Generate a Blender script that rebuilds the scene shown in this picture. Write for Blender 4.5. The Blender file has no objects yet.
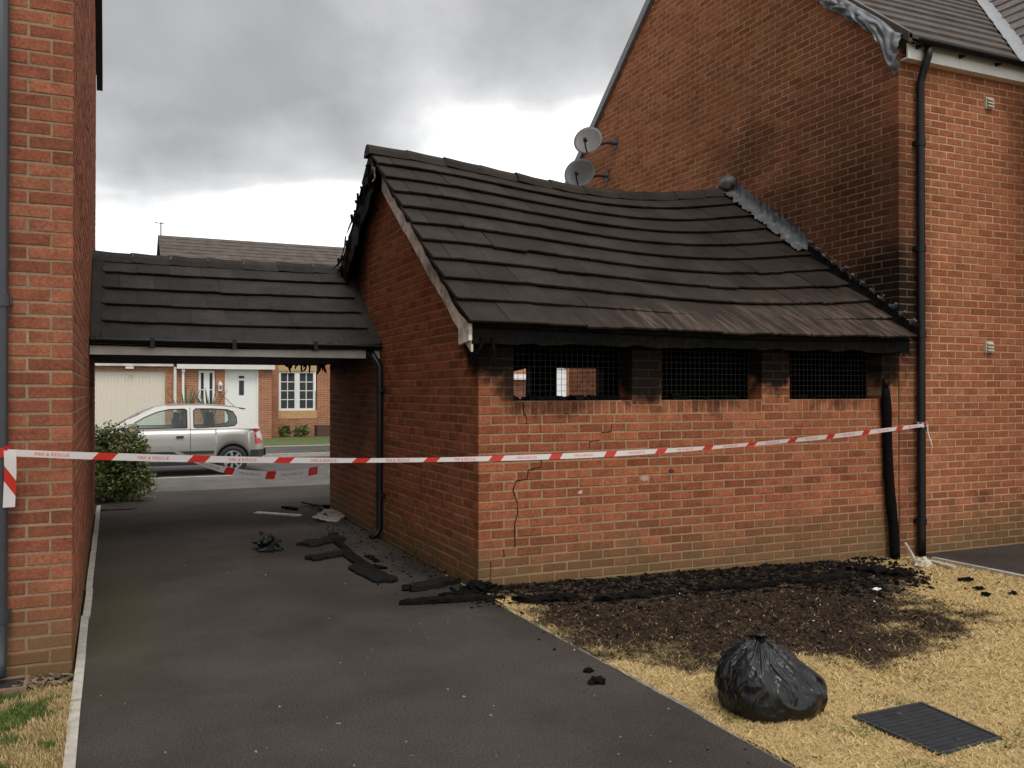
import bpy, bmesh, math, random
import numpy as np
from mathutils import Vector, Matrix, noise as mnoise
from mathutils.geometry import tessellate_polygon
random.seed(7)
rng = np.random.default_rng(7)
R = math.radians
S = bpy.context.scene
COL = S.collection

# ------------------------------------------------------------------ camera
F, CX, HZ, CAMH, YAW = 890.0, 512.0, 390.0, 1.55, R(24.2)
SN, CS = math.sin(YAW), math.cos(YAW)
cd = bpy.data.cameras.new('camera'); cam = bpy.data.objects.new('camera', cd); COL.objects.link(cam)
cd.sensor_width = 36.0; cd.lens = F / 1024 * 36.0; cd.clip_start = 0.05; cd.clip_end = 3000
cam.location = (0, 0, CAMH)
cam.rotation_euler = (R(90) + math.atan(6 / F), 0, -YAW)
S.camera = cam
S.render.resolution_x, S.render.resolution_y = 1024, 768

# ------------------------------------------------------------------ world
W = bpy.data.worlds.new('World'); S.world = W; W.use_nodes = True
SUN_EL, SUN_AZ = 58.0, 186.0        # degrees; azimuth clockwise from +Y
def build_world():
    nt = W.node_tree; n = nt.nodes; l = nt.links
    for x in list(n): n.remove(x)
    out = n.new('ShaderNodeOutputWorld'); bg = n.new('ShaderNodeBackground'); bg.inputs['Strength'].default_value = 0.1
    sky = n.new('ShaderNodeTexSky'); sky.sky_type = 'NISHITA'; sky.sun_disc = False
    sky.sun_elevation = R(SUN_EL); sky.sun_rotation = R(SUN_AZ)
    tc = n.new('ShaderNodeTexCoord')
    sep = n.new('ShaderNodeSeparateXYZ'); l.new(tc.outputs['Generated'], sep.inputs[0])
    # cloud sheet: direction projected on a plane above
    mx = n.new('ShaderNodeMath'); mx.operation = 'MAXIMUM'; l.new(sep.outputs['Z'], mx.inputs[0]); mx.inputs[1].default_value = 0.0
    ad = n.new('ShaderNodeMath'); ad.operation = 'ADD'; l.new(mx.outputs[0], ad.inputs[0]); ad.inputs[1].default_value = 0.16
    comb = n.new('ShaderNodeCombineXYZ'); 
    for k in range(3): l.new(ad.outputs[0], comb.inputs[k])
    dv = n.new('ShaderNodeVectorMath'); dv.operation = 'DIVIDE'; l.new(tc.outputs['Generated'], dv.inputs[0]); l.new(comb.outputs[0], dv.inputs[1])
    mp = n.new('ShaderNodeMapping'); l.new(dv.outputs[0], mp.inputs[0]); mp.inputs['Location'].default_value = (8.9, 5.9, 0); mp.inputs['Scale'].default_value = (1, 1, 0.0)
    big = n.new('ShaderNodeTexNoise'); l.new(mp.outputs[0], big.inputs['Vector']); big.inputs['Scale'].default_value = 0.62; big.inputs['Detail'].default_value = 7; big.inputs['Roughness'].default_value = 0.5; big.inputs['Distortion'].default_value = 0.25
    fine = n.new('ShaderNodeTexNoise'); l.new(tc.outputs['Generated'], fine.inputs['Vector']); fine.inputs['Scale'].default_value = 5.5; fine.inputs['Detail'].default_value = 7; fine.inputs['Roughness'].default_value = 0.5
    # cover: rises with elevation, broken by noise
    mr = n.new('ShaderNodeMapRange'); mr.interpolation_type = 'SMOOTHSTEP'; l.new(sep.outputs['Z'], mr.inputs['Value'])
    mr.inputs['From Min'].default_value = 0.10; mr.inputs['From Max'].default_value = 0.37; mr.inputs['To Min'].default_value = -0.6; mr.inputs['To Max'].default_value = 0.63
    nb = n.new('ShaderNodeMath'); nb.operation = 'MULTIPLY_ADD'; l.new(big.outputs['Fac'], nb.inputs[0]); nb.inputs[1].default_value = 2.4; nb.inputs[2].default_value = -1.12
    sm0 = n.new('ShaderNodeMath'); sm0.operation = 'ADD'; l.new(mr.outputs[0], sm0.inputs[0]); l.new(nb.outputs[0], sm0.inputs[1])
    sm = n.new('ShaderNodeMath'); sm.operation = 'MULTIPLY_ADD'; l.new(fine.outputs['Fac'], sm.inputs[0]); sm.inputs[1].default_value = -0.75; l.new(sm0.outputs[0], sm.inputs[2])
    sm1 = n.new('ShaderNodeMath'); sm1.operation = 'ADD'; l.new(sm.outputs[0], sm1.inputs[0]); sm1.inputs[1].default_value = 0.375
    # the cloud bank is thicker towards one side of the sky
    dt = n.new('ShaderNodeVectorMath'); dt.operation = 'DOT_PRODUCT'; l.new(tc.outputs['Generated'], dt.inputs[0]); dt.inputs[1].default_value = (-CS * 0.5, SN * 0.5, 0)
    sm2 = n.new('ShaderNodeMath'); sm2.operation = 'ADD'; l.new(sm1.outputs[0], sm2.inputs[0]); l.new(dt.outputs['Value'], sm2.inputs[1]); sm = sm2
    cr = n.new('ShaderNodeValToRGB'); l.new(sm.outputs[0], cr.inputs[0])
    e = cr.color_ramp.elements
    e[0].position = 0.29; e[0].color = (1.0, 1.0, 1.0, 1)
    e[1].position = 0.98; e[1].color = (0.30, 0.297, 0.300, 1)
    for p, c in ((0.38, (0.74, 0.735, 0.73)), (0.50, (0.54, 0.535, 0.53)), (0.70, (0.41, 0.407, 0.405))):
        q = e.new(p); q.color = (*c, 1)
    fm = n.new('ShaderNodeMapRange'); l.new(fine.outputs['Fac'], fm.inputs['Value']); fm.inputs['From Min'].default_value = 0.3; fm.inputs['From Max'].default_value = 0.7; fm.inputs['To Min'].default_value = 8.8; fm.inputs['To Max'].default_value = 12.2
    mul = n.new('ShaderNodeVectorMath'); mul.operation = 'SCALE'; l.new(cr.outputs[0], mul.inputs[0]); l.new(fm.outputs[0], mul.inputs['Scale'])
    mix = n.new('ShaderNodeMix'); mix.data_type = 'RGBA'; mix.inputs[0].default_value = 0.93
    l.new(sky.outputs[0], mix.inputs[6]); l.new(mul.outputs[0], mix.inputs[7])
    l.new(mix.outputs[2], bg.inputs['Color']); l.new(bg.outputs[0], out.inputs[0])
build_world()
sd = bpy.data.lights.new('sun', 'SUN'); sd.energy = 1.3; sd.angle = R(22); sd.color = (1.0, 0.955, 0.89)
sun = bpy.data.objects.new('sun', sd); COL.objects.link(sun)
az = R(SUN_AZ); el = R(SUN_EL)
to_sun = Vector((math.sin(az) * math.cos(el), math.cos(az) * math.cos(el), math.sin(el)))
sun.rotation_euler = to_sun.to_track_quat('Z', 'Y').to_euler(); sun.location = (0, -5, 12)
vs = S.view_settings; vs.view_transform = 'Standard'; vs.look = 'None'; vs.exposure = 0.60; vs.gamma = 1.0
S.render.engine = 'CYCLES'
S.cycles.max_bounces = 4; S.cycles.diffuse_bounces = 3; S.cycles.glossy_bounces = 2; S.cycles.transparent_max_bounces = 6

# ------------------------------------------------------------------ coordinates
X0, Y0 = 2.61, 6.45          # outhouse corner nearest the drive
X1 = X0 + 4.47               # gable plane of the house behind it
Y2 = Y0 + 5.2                # rear of outhouse
XL, YL = -0.195, 5.42        # corner of the near house
ROADZ = -0.12
def world(px, D): 
    lat = (px - CX) / F * D
    return lat * CS + D * SN, -lat * SN + D * CS
def gz(x, y):
    """level of the ground"""
    z = 0.0
    if y < 12.0: z -= 0.09 * min(1.0, max(0.0, (x - 2.6) / 4.2))
    if y > 12.0: z += ROADZ * min(1.0, (y - 12.0) / 4.0)
    return z
def at_ground(px, py, dz=0.0):
    z = dz
    for _ in range(6):
        D = (CAMH - z) * F / (py - HZ); x, y = world(px, D); z = gz(x, y) + dz
    return Vector((x, y, z))
def at_y(px, py, Y):
    k = (px - CX) / F; D = Y / (CS - k * SN); x, _ = world(px, D)
    return Vector((x, Y, CAMH - (py - HZ) / F * D))
def at_x(px, py, X):
    k = (px - CX) / F; D = X / (k * CS + SN); _, y = world(px, D)
    return Vector((X, y, CAMH - (py - HZ) / F * D))
def proj(p):
    lat = p[0] * CS - p[1] * SN; D = p[0] * SN + p[1] * CS
    if D < 0.05: return None
    return CX + F * lat / D, HZ - F * (p[2] - CAMH) / D, D

# ------------------------------------------------------------------ node helpers
def new_mat(name):
    m = bpy.data.materials.new(name); m.use_nodes = True
    nt = m.node_tree; b = nt.nodes['Principled BSDF']
    return m, nt, b
class NB:
    def __init__(s, nt): s.nt = nt; s.n = nt.nodes; s.l = nt.links; s.pos = None
    def node(s, t, **kw):
        x = s.n.new(t)
        for k, v in kw.items(): setattr(x, k, v)
        return x
    def setin(s, sock, v):
        if isinstance(v, bpy.types.NodeSocket): s.l.new(v, sock)
        else: sock.default_value = v
    def math(s, op, a, b=None, c=None, clamp=False):
        x = s.node('ShaderNodeMath', operation=op); x.use_clamp = clamp
        for i, v in enumerate((a, b, c)):
            if v is not None: s.setin(x.inputs[i], v)
        return x.outputs[0]
    def vmath(s, op, a, b=None):
        x = s.node('ShaderNodeVectorMath', operation=op); s.setin(x.inputs[0], a)
        if b is not None: s.setin(x.inputs[1], b)
        return x.outputs['Value'] if op in ('LENGTH', 'DOT_PRODUCT') else x.outputs[0]
    def P(s):
        if s.pos is None: s.pos = s.node('ShaderNodeNewGeometry')
        return s.pos.outputs['Position']
    def noise(s, scale, detail=3, rough=0.5, vec=None, out='Fac', dist=0.0):
        x = s.node('ShaderNodeTexNoise'); s.l.new(vec or s.P(), x.inputs['Vector'])
        x.inputs['Scale'].default_value = scale; x.inputs['Detail'].default_value = detail; x.inputs['Roughness'].default_value = rough; x.inputs['Distortion'].default_value = dist
        return x.outputs[out]
    def rng(s, v, a, b, c=0.0, d=1.0, smooth=False):
        x = s.node('ShaderNodeMapRange'); 
        if smooth: x.interpolation_type = 'SMOOTHSTEP'
        s.setin(x.inputs['Value'], v)
        for k, q in zip(('From Min', 'From Max', 'To Min', 'To Max'), (a, b, c, d)): s.setin(x.inputs[k], q)
        return x.outputs[0]
    def ramp(s, v, stops, interp='LINEAR'):
        x = s.node('ShaderNodeValToRGB'); x.color_ramp.interpolation = interp; s.setin(x.inputs[0], v); e = x.color_ramp.elements
        e[0].position, e[0].color = stops[0][0], (*stops[0][1], 1)
        e[1].position, e[1].color = stops[-1][0], (*stops[-1][1], 1)
        for p, c in stops[1:-1]: q = e.new(p); q.color = (*c, 1)
        return x.outputs[0]
    def mix(s, f, a, b, blend='MIX'):
        x = s.node('ShaderNodeMix', data_type='RGBA', blend_type=blend); s.setin(x.inputs[0], f)
        for i, v in ((6, a), (7, b)):
            if isinstance(v, bpy.types.NodeSocket): s.l.new(v, x.inputs[i])
            else: x.inputs[i].default_value = (*v, 1) if len(v) == 3 else v
        return x.outputs[2]
    def bump(s, h, strength=0.3, dist=0.01):
        x = s.node('ShaderNodeBump'); x.inputs['Strength'].default_value = strength; x.inputs['Distance'].default_value = dist
        s.l.new(h, x.inputs['Height']); return x.outputs[0]
    def rand(s):
        oi = s.node('ShaderNodeObjectInfo'); g = s.node('ShaderNodeNewGeometry')
        return s.math('FRACT', s.math('ADD', oi.outputs['Random'], g.outputs['Random Per Island']))
    def blobs(s, bl, wob=0.22, nscale=4.0):
        """stains or painted shade: list of (centre, radii, strength, core)"""
        nz = s.noise(nscale, 3, 0.6, out='Color')
        off = s.vmath('SCALE', s.vmath('SUBTRACT', nz, (0.5, 0.5, 0.5))); off.node.inputs['Scale'].default_value = wob * 2
        p = s.vmath('ADD', s.P(), off); acc = None
        for c, r, st, core in bl:
            d = s.vmath('LENGTH', s.vmath('DIVIDE', s.vmath('SUBTRACT', p, c), r))
            m = s.rng(d, core, 1.0, st, 0.0, True)
            acc = m if acc is None else s.math('MAXIMUM', acc, m)
        return acc
def simple(name, col, rough=0.6, metal=0.0, var=0.12, nscale=12.0, bump=0.0, bscale=60.0, spec=0.5, bdist=0.004):
    m, nt, b = new_mat(name); k = NB(nt)
    v = k.rng(k.noise(nscale, 4, 0.6), 0.3, 0.7, 1 - var, 1 + var)
    c = k.mix(0.0, col, (1, 1, 1)); mm = k.vmath('SCALE', c); k.setin(mm.node.inputs['Scale'], v)
    nt.links.new(mm, b.inputs['Base Color']); b.inputs['Roughness'].default_value = rough; b.inputs['Metallic'].default_value = metal
    b.inputs['Specular IOR Level'].default_value = spec
    if bump: nt.links.new(k.bump(k.noise(bscale, 4, 0.6), bump, bdist), b.inputs['Normal'])
    return m

SOOT = (0.0065, 0.006, 0.0056)
def brick_mat(name, tones, soot=None, algae=True, spots=(), algae_top=0.42, bright=1.0):
    m, nt, b = new_mat(name); k = NB(nt)
    r = k.rand()
    base = k.ramp(r, tones)
    fine = k.noise(55, 5, 0.65); med = k.noise(9, 4, 0.6)
    sc = k.math('MULTIPLY', k.rng(fine, 0.3, 0.72, 0.62, 1.28), k.rng(med, 0.3, 0.7, 0.78, 1.18))
    c = k.vmath('SCALE', base); k.setin(c.node.inputs['Scale'], sc)
    # kiln-dark smears and pale bloom
    sm = k.rng(k.noise(23, 3, 0.6, dist=1.2), 0.60, 0.76, 0, 0.40)
    c = k.mix(sm, c, (0.10, 0.04, 0.028))
    bl = k.rng(k.noise(3.1, 5, 0.7), 0.56, 0.80, 0, 0.10); c = k.mix(bl, c, (0.42, 0.26, 0.19))
    if algae:
        z = k.node('ShaderNodeSeparateXYZ'); k.l.new(k.P(), z.inputs[0])
        a = k.rng(k.math('ADD', z.outputs[2], k.math('MULTIPLY', k.noise(2.3, 4, 0.6), -0.9)), algae_top - 0.92, algae_top - 0.32, 0.80, 0.0, True)
        c = k.mix(a, c, (0.115, 0.086, 0.040))
    for (ctr, rad, col, st) in spots:
        c = k.mix(k.blobs([(ctr, rad, st, 0.55)], 0.03, 22), c, col)
    if soot:
        s = k.blobs(soot); c = k.mix(s, c, SOOT)
    nt.links.new(c, b.inputs['Base Color']); b.inputs['Roughness'].default_value = 0.92; b.inputs['Specular IOR Level'].default_value = 0.06
    nt.links.new(k.bump(k.math('ADD', fine, k.math('MULTIPLY', k.noise(140, 3, 0.7), 0.6)), 0.55, 0.004), b.inputs['Normal'])
    return m
def mortar_mat(name, col, soot=None, algae=True, hold=0.93):
    m, nt, b = new_mat(name); k = NB(nt)
    v = k.math('MULTIPLY', k.rng(k.noise(40, 5, 0.7), 0.3, 0.7, 0.75, 1.2), k.rng(k.noise(2.0, 4, 0.6), 0.3, 0.7, 0.8, 1.15))
    c = k.vmath('SCALE', k.mix(1.0, col, (1, 1, 1), 'MULTIPLY')); k.setin(c.node.inputs['Scale'], v)
    if algae:
        z = k.node('ShaderNodeSeparateXYZ'); k.l.new(k.P(), z.inputs[0])
        a = k.rng(k.math('ADD', z.outputs[2], k.math('MULTIPLY', k.noise(2.3, 4, 0.6), -0.9)), -0.5, 0.0, 0.45, 0.0, True)
        c = k.mix(a, c, (0.15, 0.115, 0.06))
    if soot: c = k.mix(k.math('MULTIPLY', k.blobs(soot), hold), c, (0.012, 0.0105, 0.0095))
    nt.links.new(c, b.inputs['Base Color']); b.inputs['Roughness'].default_value = 0.97; b.inputs['Specular IOR Level'].default_value = 0.04
    nt.links.new(k.bump(k.noise(180, 3, 0.7), 0.5, 0.003), b.inputs['Normal'])
    return m

# ------------------------------------------------------------------ mesh helpers
class MB:
    def __init__(s): s.v = []; s.f = []; s.m = []
    def quad_box(s, lo, hi, M=None, mi=0, jit=0.0):
        o = len(s.v)
        for x, y, z in ((0,0,0),(1,0,0),(1,1,0),(0,1,0),(0,0,1),(1,0,1),(1,1,1),(0,1,1)):
            p = Vector((hi[0] if x else lo[0], hi[1] if y else lo[1], hi[2] if z else lo[2]))
            if jit: p += Vector([random.uniform(-jit, jit) for _ in range(3)])
            s.v.append(tuple(M @ p) if M is not None else tuple(p))
        for f in ((0,3,2,1),(4,5,6,7),(0,1,5,4),(1,2,6,5),(2,3,7,6),(3,0,4,7)):
            s.f.append(tuple(o + i for i in f)); s.m.append(mi)
        return s
    def prism(s, poly, fn, d0, d1, mi=0, caps=(True, True)):
        """poly: 2D points (ccw seen from front); fn(u, w, d) -> 3D"""
        o = len(s.v); n = len(poly)
        for d in (d0, d1):
            for u, w in poly: s.v.append(tuple(fn(u, w, d)))
        if caps[0]: s.f.append(tuple(range(o, o + n))); s.m.append(mi)
        if caps[1]: s.f.append(tuple(reversed(range(o + n, o + 2 * n)))); s.m.append(mi)
        for i in range(n):
            j = (i + 1) % n
            s.f.append((o + j, o + i, o + n + i, o + n + j)); s.m.append(mi)
        return s
    def tube(s, path, r, n=10, mi=0, cap=True, squash=None):
        path = [Vector(p) for p in path]; o = len(s.v); up = Vector((0, 0, 1)); prev = None
        for i, p in enumerate(path):
            t = (path[min(i + 1, len(path) - 1)] - path[max(i - 1, 0)]).normalized()
            if prev is None:
                a = t.cross(up) if abs(t.z) < 0.95 else t.cross(Vector((0, 1, 0)))
            else: a = prev - t * prev.dot(t)
            a.normalize(); prev = a; b = t.cross(a)
            rr = r[i] if isinstance(r, (list, tuple)) else r
            for k in range(n):
                g = 2 * math.pi * k / n
                s.v.append(tuple(p + a * (math.cos(g) * rr) + b * (math.sin(g) * rr)))
        for i in range(len(path) - 1):
            for k in range(n):
                q = (k + 1) % n
                s.f.append((o + i*n + k, o + i*n + q, o + (i+1)*n + q, o + (i+1)*n + k)); s.m.append(mi)
        if cap:
            s.f.append(tuple(reversed(range(o, o + n)))); s.m.append(mi)
            e = o + (len(path) - 1) * n
            s.f.append(tuple(range(e, e + n))); s.m.append(mi)
        return s
    def grid(s, fn, nu, nv, mi=0, close_u=False):
        o = len(s.v)
        for i in range(nu + 1):
            for j in range(nv + 1): s.v.append(tuple(fn(i / nu, j / nv)))
        for i in range(nu):
            for j in range(nv):
                a = o + i * (nv + 1) + j
                s.f.append((a, a + nv + 1, a + nv + 2, a + 1)); s.m.append(mi)
        return s
    def poly(s, pts, mi=0):
        o = len(s.v); s.v += [tuple(p) for p in pts]; s.f.append(tuple(range(o, o + len(pts)))); s.m.append(mi); return s
    def mesh(s, name, mats, smooth=False):
        me = bpy.data.meshes.new(name); me.from_pydata(s.v, [], s.f)
        for m in (mats if isinstance(mats, (list, tuple)) else [mats]): me.materials.append(m)
        if len(me.materials) > 1: me.polygons.foreach_set('material_index', s.m)
        if smooth: me.polygons.foreach_set('use_smooth', [True] * len(me.polygons))
        me.update(); return me
    def build(s, name, mats, parent=None, smooth=False, fix=False):
        me = s.mesh(name, mats, smooth)
        if fix:
            b = bmesh.new(); b.from_mesh(me); bmesh.ops.remove_doubles(b, verts=b.verts, dist=1e-5); bmesh.ops.recalc_face_normals(b, faces=b.faces); b.to_mesh(me); b.free()
        return link(name, me, parent)
def link(name, me, parent=None, M=None):
    o = bpy.data.objects.new(name, me); COL.objects.link(o)
    if M is not None: o.matrix_basis = M
    if parent is not None:
        o.parent = parent
        if M is None: 
            o.matrix_parent_inverse = parent_world(parent).inverted()
        else:
            o.matrix_parent_inverse = parent_world(parent).inverted()
    return o
PW = {}
def parent_world(p):
    M = Matrix.Identity(4); chain = []
    while p is not None: chain.append(p); p = p.parent
    for q in reversed(chain): M = M @ q.matrix_parent_inverse @ q.matrix_basis
    return M
def tag(o, label, cat, group=None):
    o['label'] = label; o['category'] = cat
    if group: o['group'] = group
    return o
def thing(name, label, cat, loc=(0, 0, 0), group=None):
    o = bpy.data.objects.new(name, None); COL.objects.link(o); o.location = loc; o.empty_display_size = 0.2
    return tag(o, label, cat, group)
def struct(o): o['kind'] = 'structure'; return o
def stuff(o): o['kind'] = 'stuff'; return o
def clip(poly, a, b):
    """keep the side left of a->b"""
    out = []; n = len(poly)
    def d(p): return (b[0]-a[0])*(p[1]-a[1]) - (b[1]-a[1])*(p[0]-a[0])
    for i in range(n):
        p, q = poly[i], poly[(i+1) % n]; dp, dq = d(p), d(q)
        if dp >= 0: out.append(p)
        if (dp >= 0) != (dq >= 0):
            t = dp / (dp - dq); out.append((p[0]+(q[0]-p[0])*t, p[1]+(q[1]-p[1])*t))
    return out
def clip_poly(poly, outline):
    for i in range(len(outline)):
        poly = clip(poly, outline[i], outline[(i+1) % len(outline)])
        if len(poly) < 3: return []
    return poly
def area(p): return 0.5 * abs(sum(p[i][0]*p[(i+1)%len(p)][1]-p[(i+1)%len(p)][0]*p[i][1] for i in range(len(p))))

# ------------------------------------------------------------------ brickwork
BL, BH, BD, J = 0.215, 0.065, 0.1025, 0.010
_bm = {}
def brick_mesh(L, d, mat, h=BH):
    key = (round(L, 3), round(d, 3), mat.name, round(h, 4), random.randrange(5) if L > 0.2 else random.randrange(2))
    if key in _bm: return _bm[key]
    c = 0.005; b = MB(); hl, hh = L / 2, h / 2
    j = lambda a: random.uniform(-a, a)
    for y, ins, jt in ((0.0, c, 0.0018), (c, 0.0, 0.0016), (d, 0.0, 0.0)):
        for sx, sz in ((-1, -1), (1, -1), (1, 1), (-1, 1)):
            b.v.append((sx * (hl - ins) + j(jt), y + (j(0.0012) if y == 0 else 0), sz * (hh - ins) + j(jt)))
    b.f = [(0, 1, 2, 3)]
    for r in (0, 4):
        for i in range(4):
            q = (i + 1) % 4; b.f.append((r + q, r + i, r + 4 + i, r + 4 + q))
    b.m = [0] * len(b.f)
    _bm[key] = b.mesh('brick', mat); return _bm[key]
class Bricks:
    """collects the bricks of one building, then emits the 300 largest in the picture as parts"""
    def __init__(s, root, mat, cap=300): s.root, s.mat, s.items, s.cap = root, mat, [], cap
    def wall(s, O, inward, outline, openings=(), qL=None, qR=None, z0=-0.15, wall_obj=None, jamb=0.205, phase=0.0, skip=None, mat=None):
        O = Vector(O); iv = Vector((inward[0], inward[1], 0)); U = Vector((inward[1], -inward[0], 0)); Z = Vector((0, 0, 1))
        umin = min(p[0] for p in outline); umax = max(p[0] for p in outline); ztop = max(p[1] for p in outline)
        i = 0
        while z0 + i * 0.075 < ztop - 0.01:
            za = z0 + i * 0.075 + 0.005; zb = za + BH; zm = (za + zb) / 2
            a0, a1 = umin, umax
            if qL is not None and i % 2 != qL: a0 = umin + 0.1125
            if qR is not None and i % 2 != qR: a1 = umax - 0.1125
            segs = [(a0, a1, False, False)]
            for (o0, o1, p0, p1) in openings:
                if zb > p0 + 0.002 and za < p1 - 0.002:
                    ns = []
                    for (b0, b1, f0, f1) in segs:
                        if o1 <= b0 or o0 >= b1: ns.append((b0, b1, f0, f1)); continue
                        if o0 - b0 > 0.02: ns.append((b0, o0, f0, True))
                        if b1 - o1 > 0.02: ns.append((o1, b1, True, f1))
                    segs = ns
            for (b0, b1, f0, f1) in segs:
                u = umin + (0.1125 if i % 2 != (qL if qL is not None else 0) else 0.0) + phase
                while u > b0 + 1e-6: u -= 0.225
                while u < b1 - 0.004:
                    e0, e1 = max(u, b0), min(u + BL, b1)
                    if e1 - e0 > 0.018:
                        jl = f0 and abs(e0 - b0) < 0.02; jr = f1 and abs(e1 - b1) < 0.02
                        rect = [(e0, za), (e1, za), (e1, zb), (e0, zb)]
                        cp = clip_poly(rect, outline)
                        if cp and area(cp) > 2e-4 and not (skip and skip((e0 + e1) / 2, zm)):
                            full = abs(area(cp) - area(rect)) < 1e-5
                            s.items.append((O, U, iv, cp, full, jamb if (jl or jr) else BD, wall_obj, mat or s.mat))
                    u += 0.225
            i += 1
    def extra(s, O, inward, rect, d, wall_obj, mat=None):
        iv = Vector((inward[0], inward[1], 0)); U = Vector((inward[1], -inward[0], 0))
        (a, b), (c, dd) = rect
        s.items.append((Vector(O), U, iv, [(a, b), (c, b), (c, dd), (a, dd)], True, d, wall_obj, mat or s.mat))
    def emit(s, visible=None):
        sc = []
        for n, (O, U, iv, cp, full, d, w, mt) in enumerate(s.items):
            cu = sum(p[0] for p in cp) / len(cp); cz = sum(p[1] for p in cp) / len(cp)
            P = O + U * cu; P.z = cz; q = proj(P); a = 0
            if q and -10 < q[0] < 1034 and -10 < q[1] < 778:
                face = max(0.0, (Vector((0, 0, CAMH)) - P).normalized().dot(-iv))
                a = area(cp) * face / q[2] ** 2
                if visible and not visible(q[0], q[1], iv): a = 0
            sc.append(a if full else a * 0.3)
        order = sorted(range(len(s.items)), key=lambda k: -sc[k])
        single = set(k for k in order[:s.cap] if sc[k] > 0)
        rest = {}
        for n, (O, U, iv, cp, full, d, w, mt) in enumerate(s.items):
            proud = max(-.0016, min(.0012, random.gauss(0, 0.0008)))
            if full:
                u0, u1 = cp[0][0], cp[1][0]; za, zb = cp[0][1], cp[2][1]
                me = brick_mesh(u1 - u0, d, mt, zb - za)
                P = O + U * ((u0 + u1) / 2) + iv * proud; P.z = (za + zb) / 2
                M = Matrix((( U.x, iv.x, 0, P.x), (U.y, iv.y, 0, P.y), (0, 0, 1, P.z), (0, 0, 0, 1)))
                M = M @ Matrix.Rotation(random.gauss(0, 0.003), 4, 'Y') @ Matrix.Rotation(max(-.005, min(.005, random.gauss(0, 0.0025))), 4, 'Z')
                if n in single: link('brick', me, w or s.root, M); continue
                mb = rest.setdefault(mt.name, (MB(), mt))[0]; o = len(mb.v)
                mb.v += [tuple(M @ v.co) for v in me.vertices]
                for p in me.polygons: mb.f.append(tuple(o + i for i in p.vertices)); mb.m.append(0)
            else:
                mb = rest.setdefault(mt.name, (MB(), mt))[0]
                def fn(u, z, dd): q = O + U * u + iv * dd; return (q.x, q.y, z)
                mb.prism(cp, fn, proud, d, caps=(True, False))
        for mb, mt in rest.values():
            stuff(mb.build('brickwork', mt, s.root))
def slab(root, O, inward, outline, openings, mats, name='wall', d0=0.0035, d1=0.2, sides=True):
    """mortar backing with real openings; mats = (outside, inside)"""
    O = Vector(O); iv = Vector((inward[0], inward[1], 0)); U = Vector((inward[1], -inward[0], 0))
    fn = lambda u, z, d: ((O + U * u + iv * d).x, (O + U * u + iv * d).y, z)
    us = sorted(set([p[0] for p in outline] + [x for o in openings for x in (o[0] - .005, o[1] + .005)]))
    zs = sorted(set([p[1] for p in outline] + [x for o in openings for x in (o[2], o[3])]))
    mb = MB()
    for i in range(len(us) - 1):
        for j in range(len(zs) - 1):
            um, zm = (us[i] + us[i+1]) / 2, (zs[j] + zs[j+1]) / 2
            if any(o[0]-.005 < um < o[1]+.005 and o[2] < zm < o[3] for o in openings): continue
            cp = clip_poly([(us[i], zs[j]), (us[i+1], zs[j]), (us[i+1], zs[j+1]), (us[i], zs[j+1])], outline)
            if not cp or area(cp) < 1e-6: continue
            mb.poly([fn(u, z, d0) for u, z in cp], 0); mb.poly([fn(u, z, d1) for u, z in reversed(cp)], 1)
    for (a, b, c, d) in openings:
        a -= .005; b += .005
        q = [(a, c), (b, c), (b, d), (a, d)]
        for k in range(4):
            p, r = q[k], q[(k+1) % 4]
            mb.poly([fn(*p, d0), fn(*r, d0), fn(*r, d1), fn(*p, d1)], 0)
    if sides:
        n = len(outline)
        for k in range(n):
            p, r = outline[k], outline[(k+1) % n]
            mb.poly([fn(*r, d0), fn(*p, d0), fn(*p, d1), fn(*r, d1)], 0)
    return mb.build(name, list(mats), root)

# ------------------------------------------------------------------ materials
O1, O2, O3 = [(at_y(a, 400, Y0).x - X0, at_y(b, 400, Y0).x - X0) for a, b in ((514, 632), (662, 762), (790, 882))]
SILL = 1.4625
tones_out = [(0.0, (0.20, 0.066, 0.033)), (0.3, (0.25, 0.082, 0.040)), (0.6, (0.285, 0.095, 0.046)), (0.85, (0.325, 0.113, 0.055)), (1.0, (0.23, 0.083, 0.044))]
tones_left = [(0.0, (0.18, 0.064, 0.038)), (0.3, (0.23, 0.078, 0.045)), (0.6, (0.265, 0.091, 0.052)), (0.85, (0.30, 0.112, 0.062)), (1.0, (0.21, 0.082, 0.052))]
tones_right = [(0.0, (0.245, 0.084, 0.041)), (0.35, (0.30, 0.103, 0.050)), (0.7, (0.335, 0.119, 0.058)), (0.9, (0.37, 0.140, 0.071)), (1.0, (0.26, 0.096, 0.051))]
def ow(u, z, d=0.0): return (X0 + u, Y0 + d, z)
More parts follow.
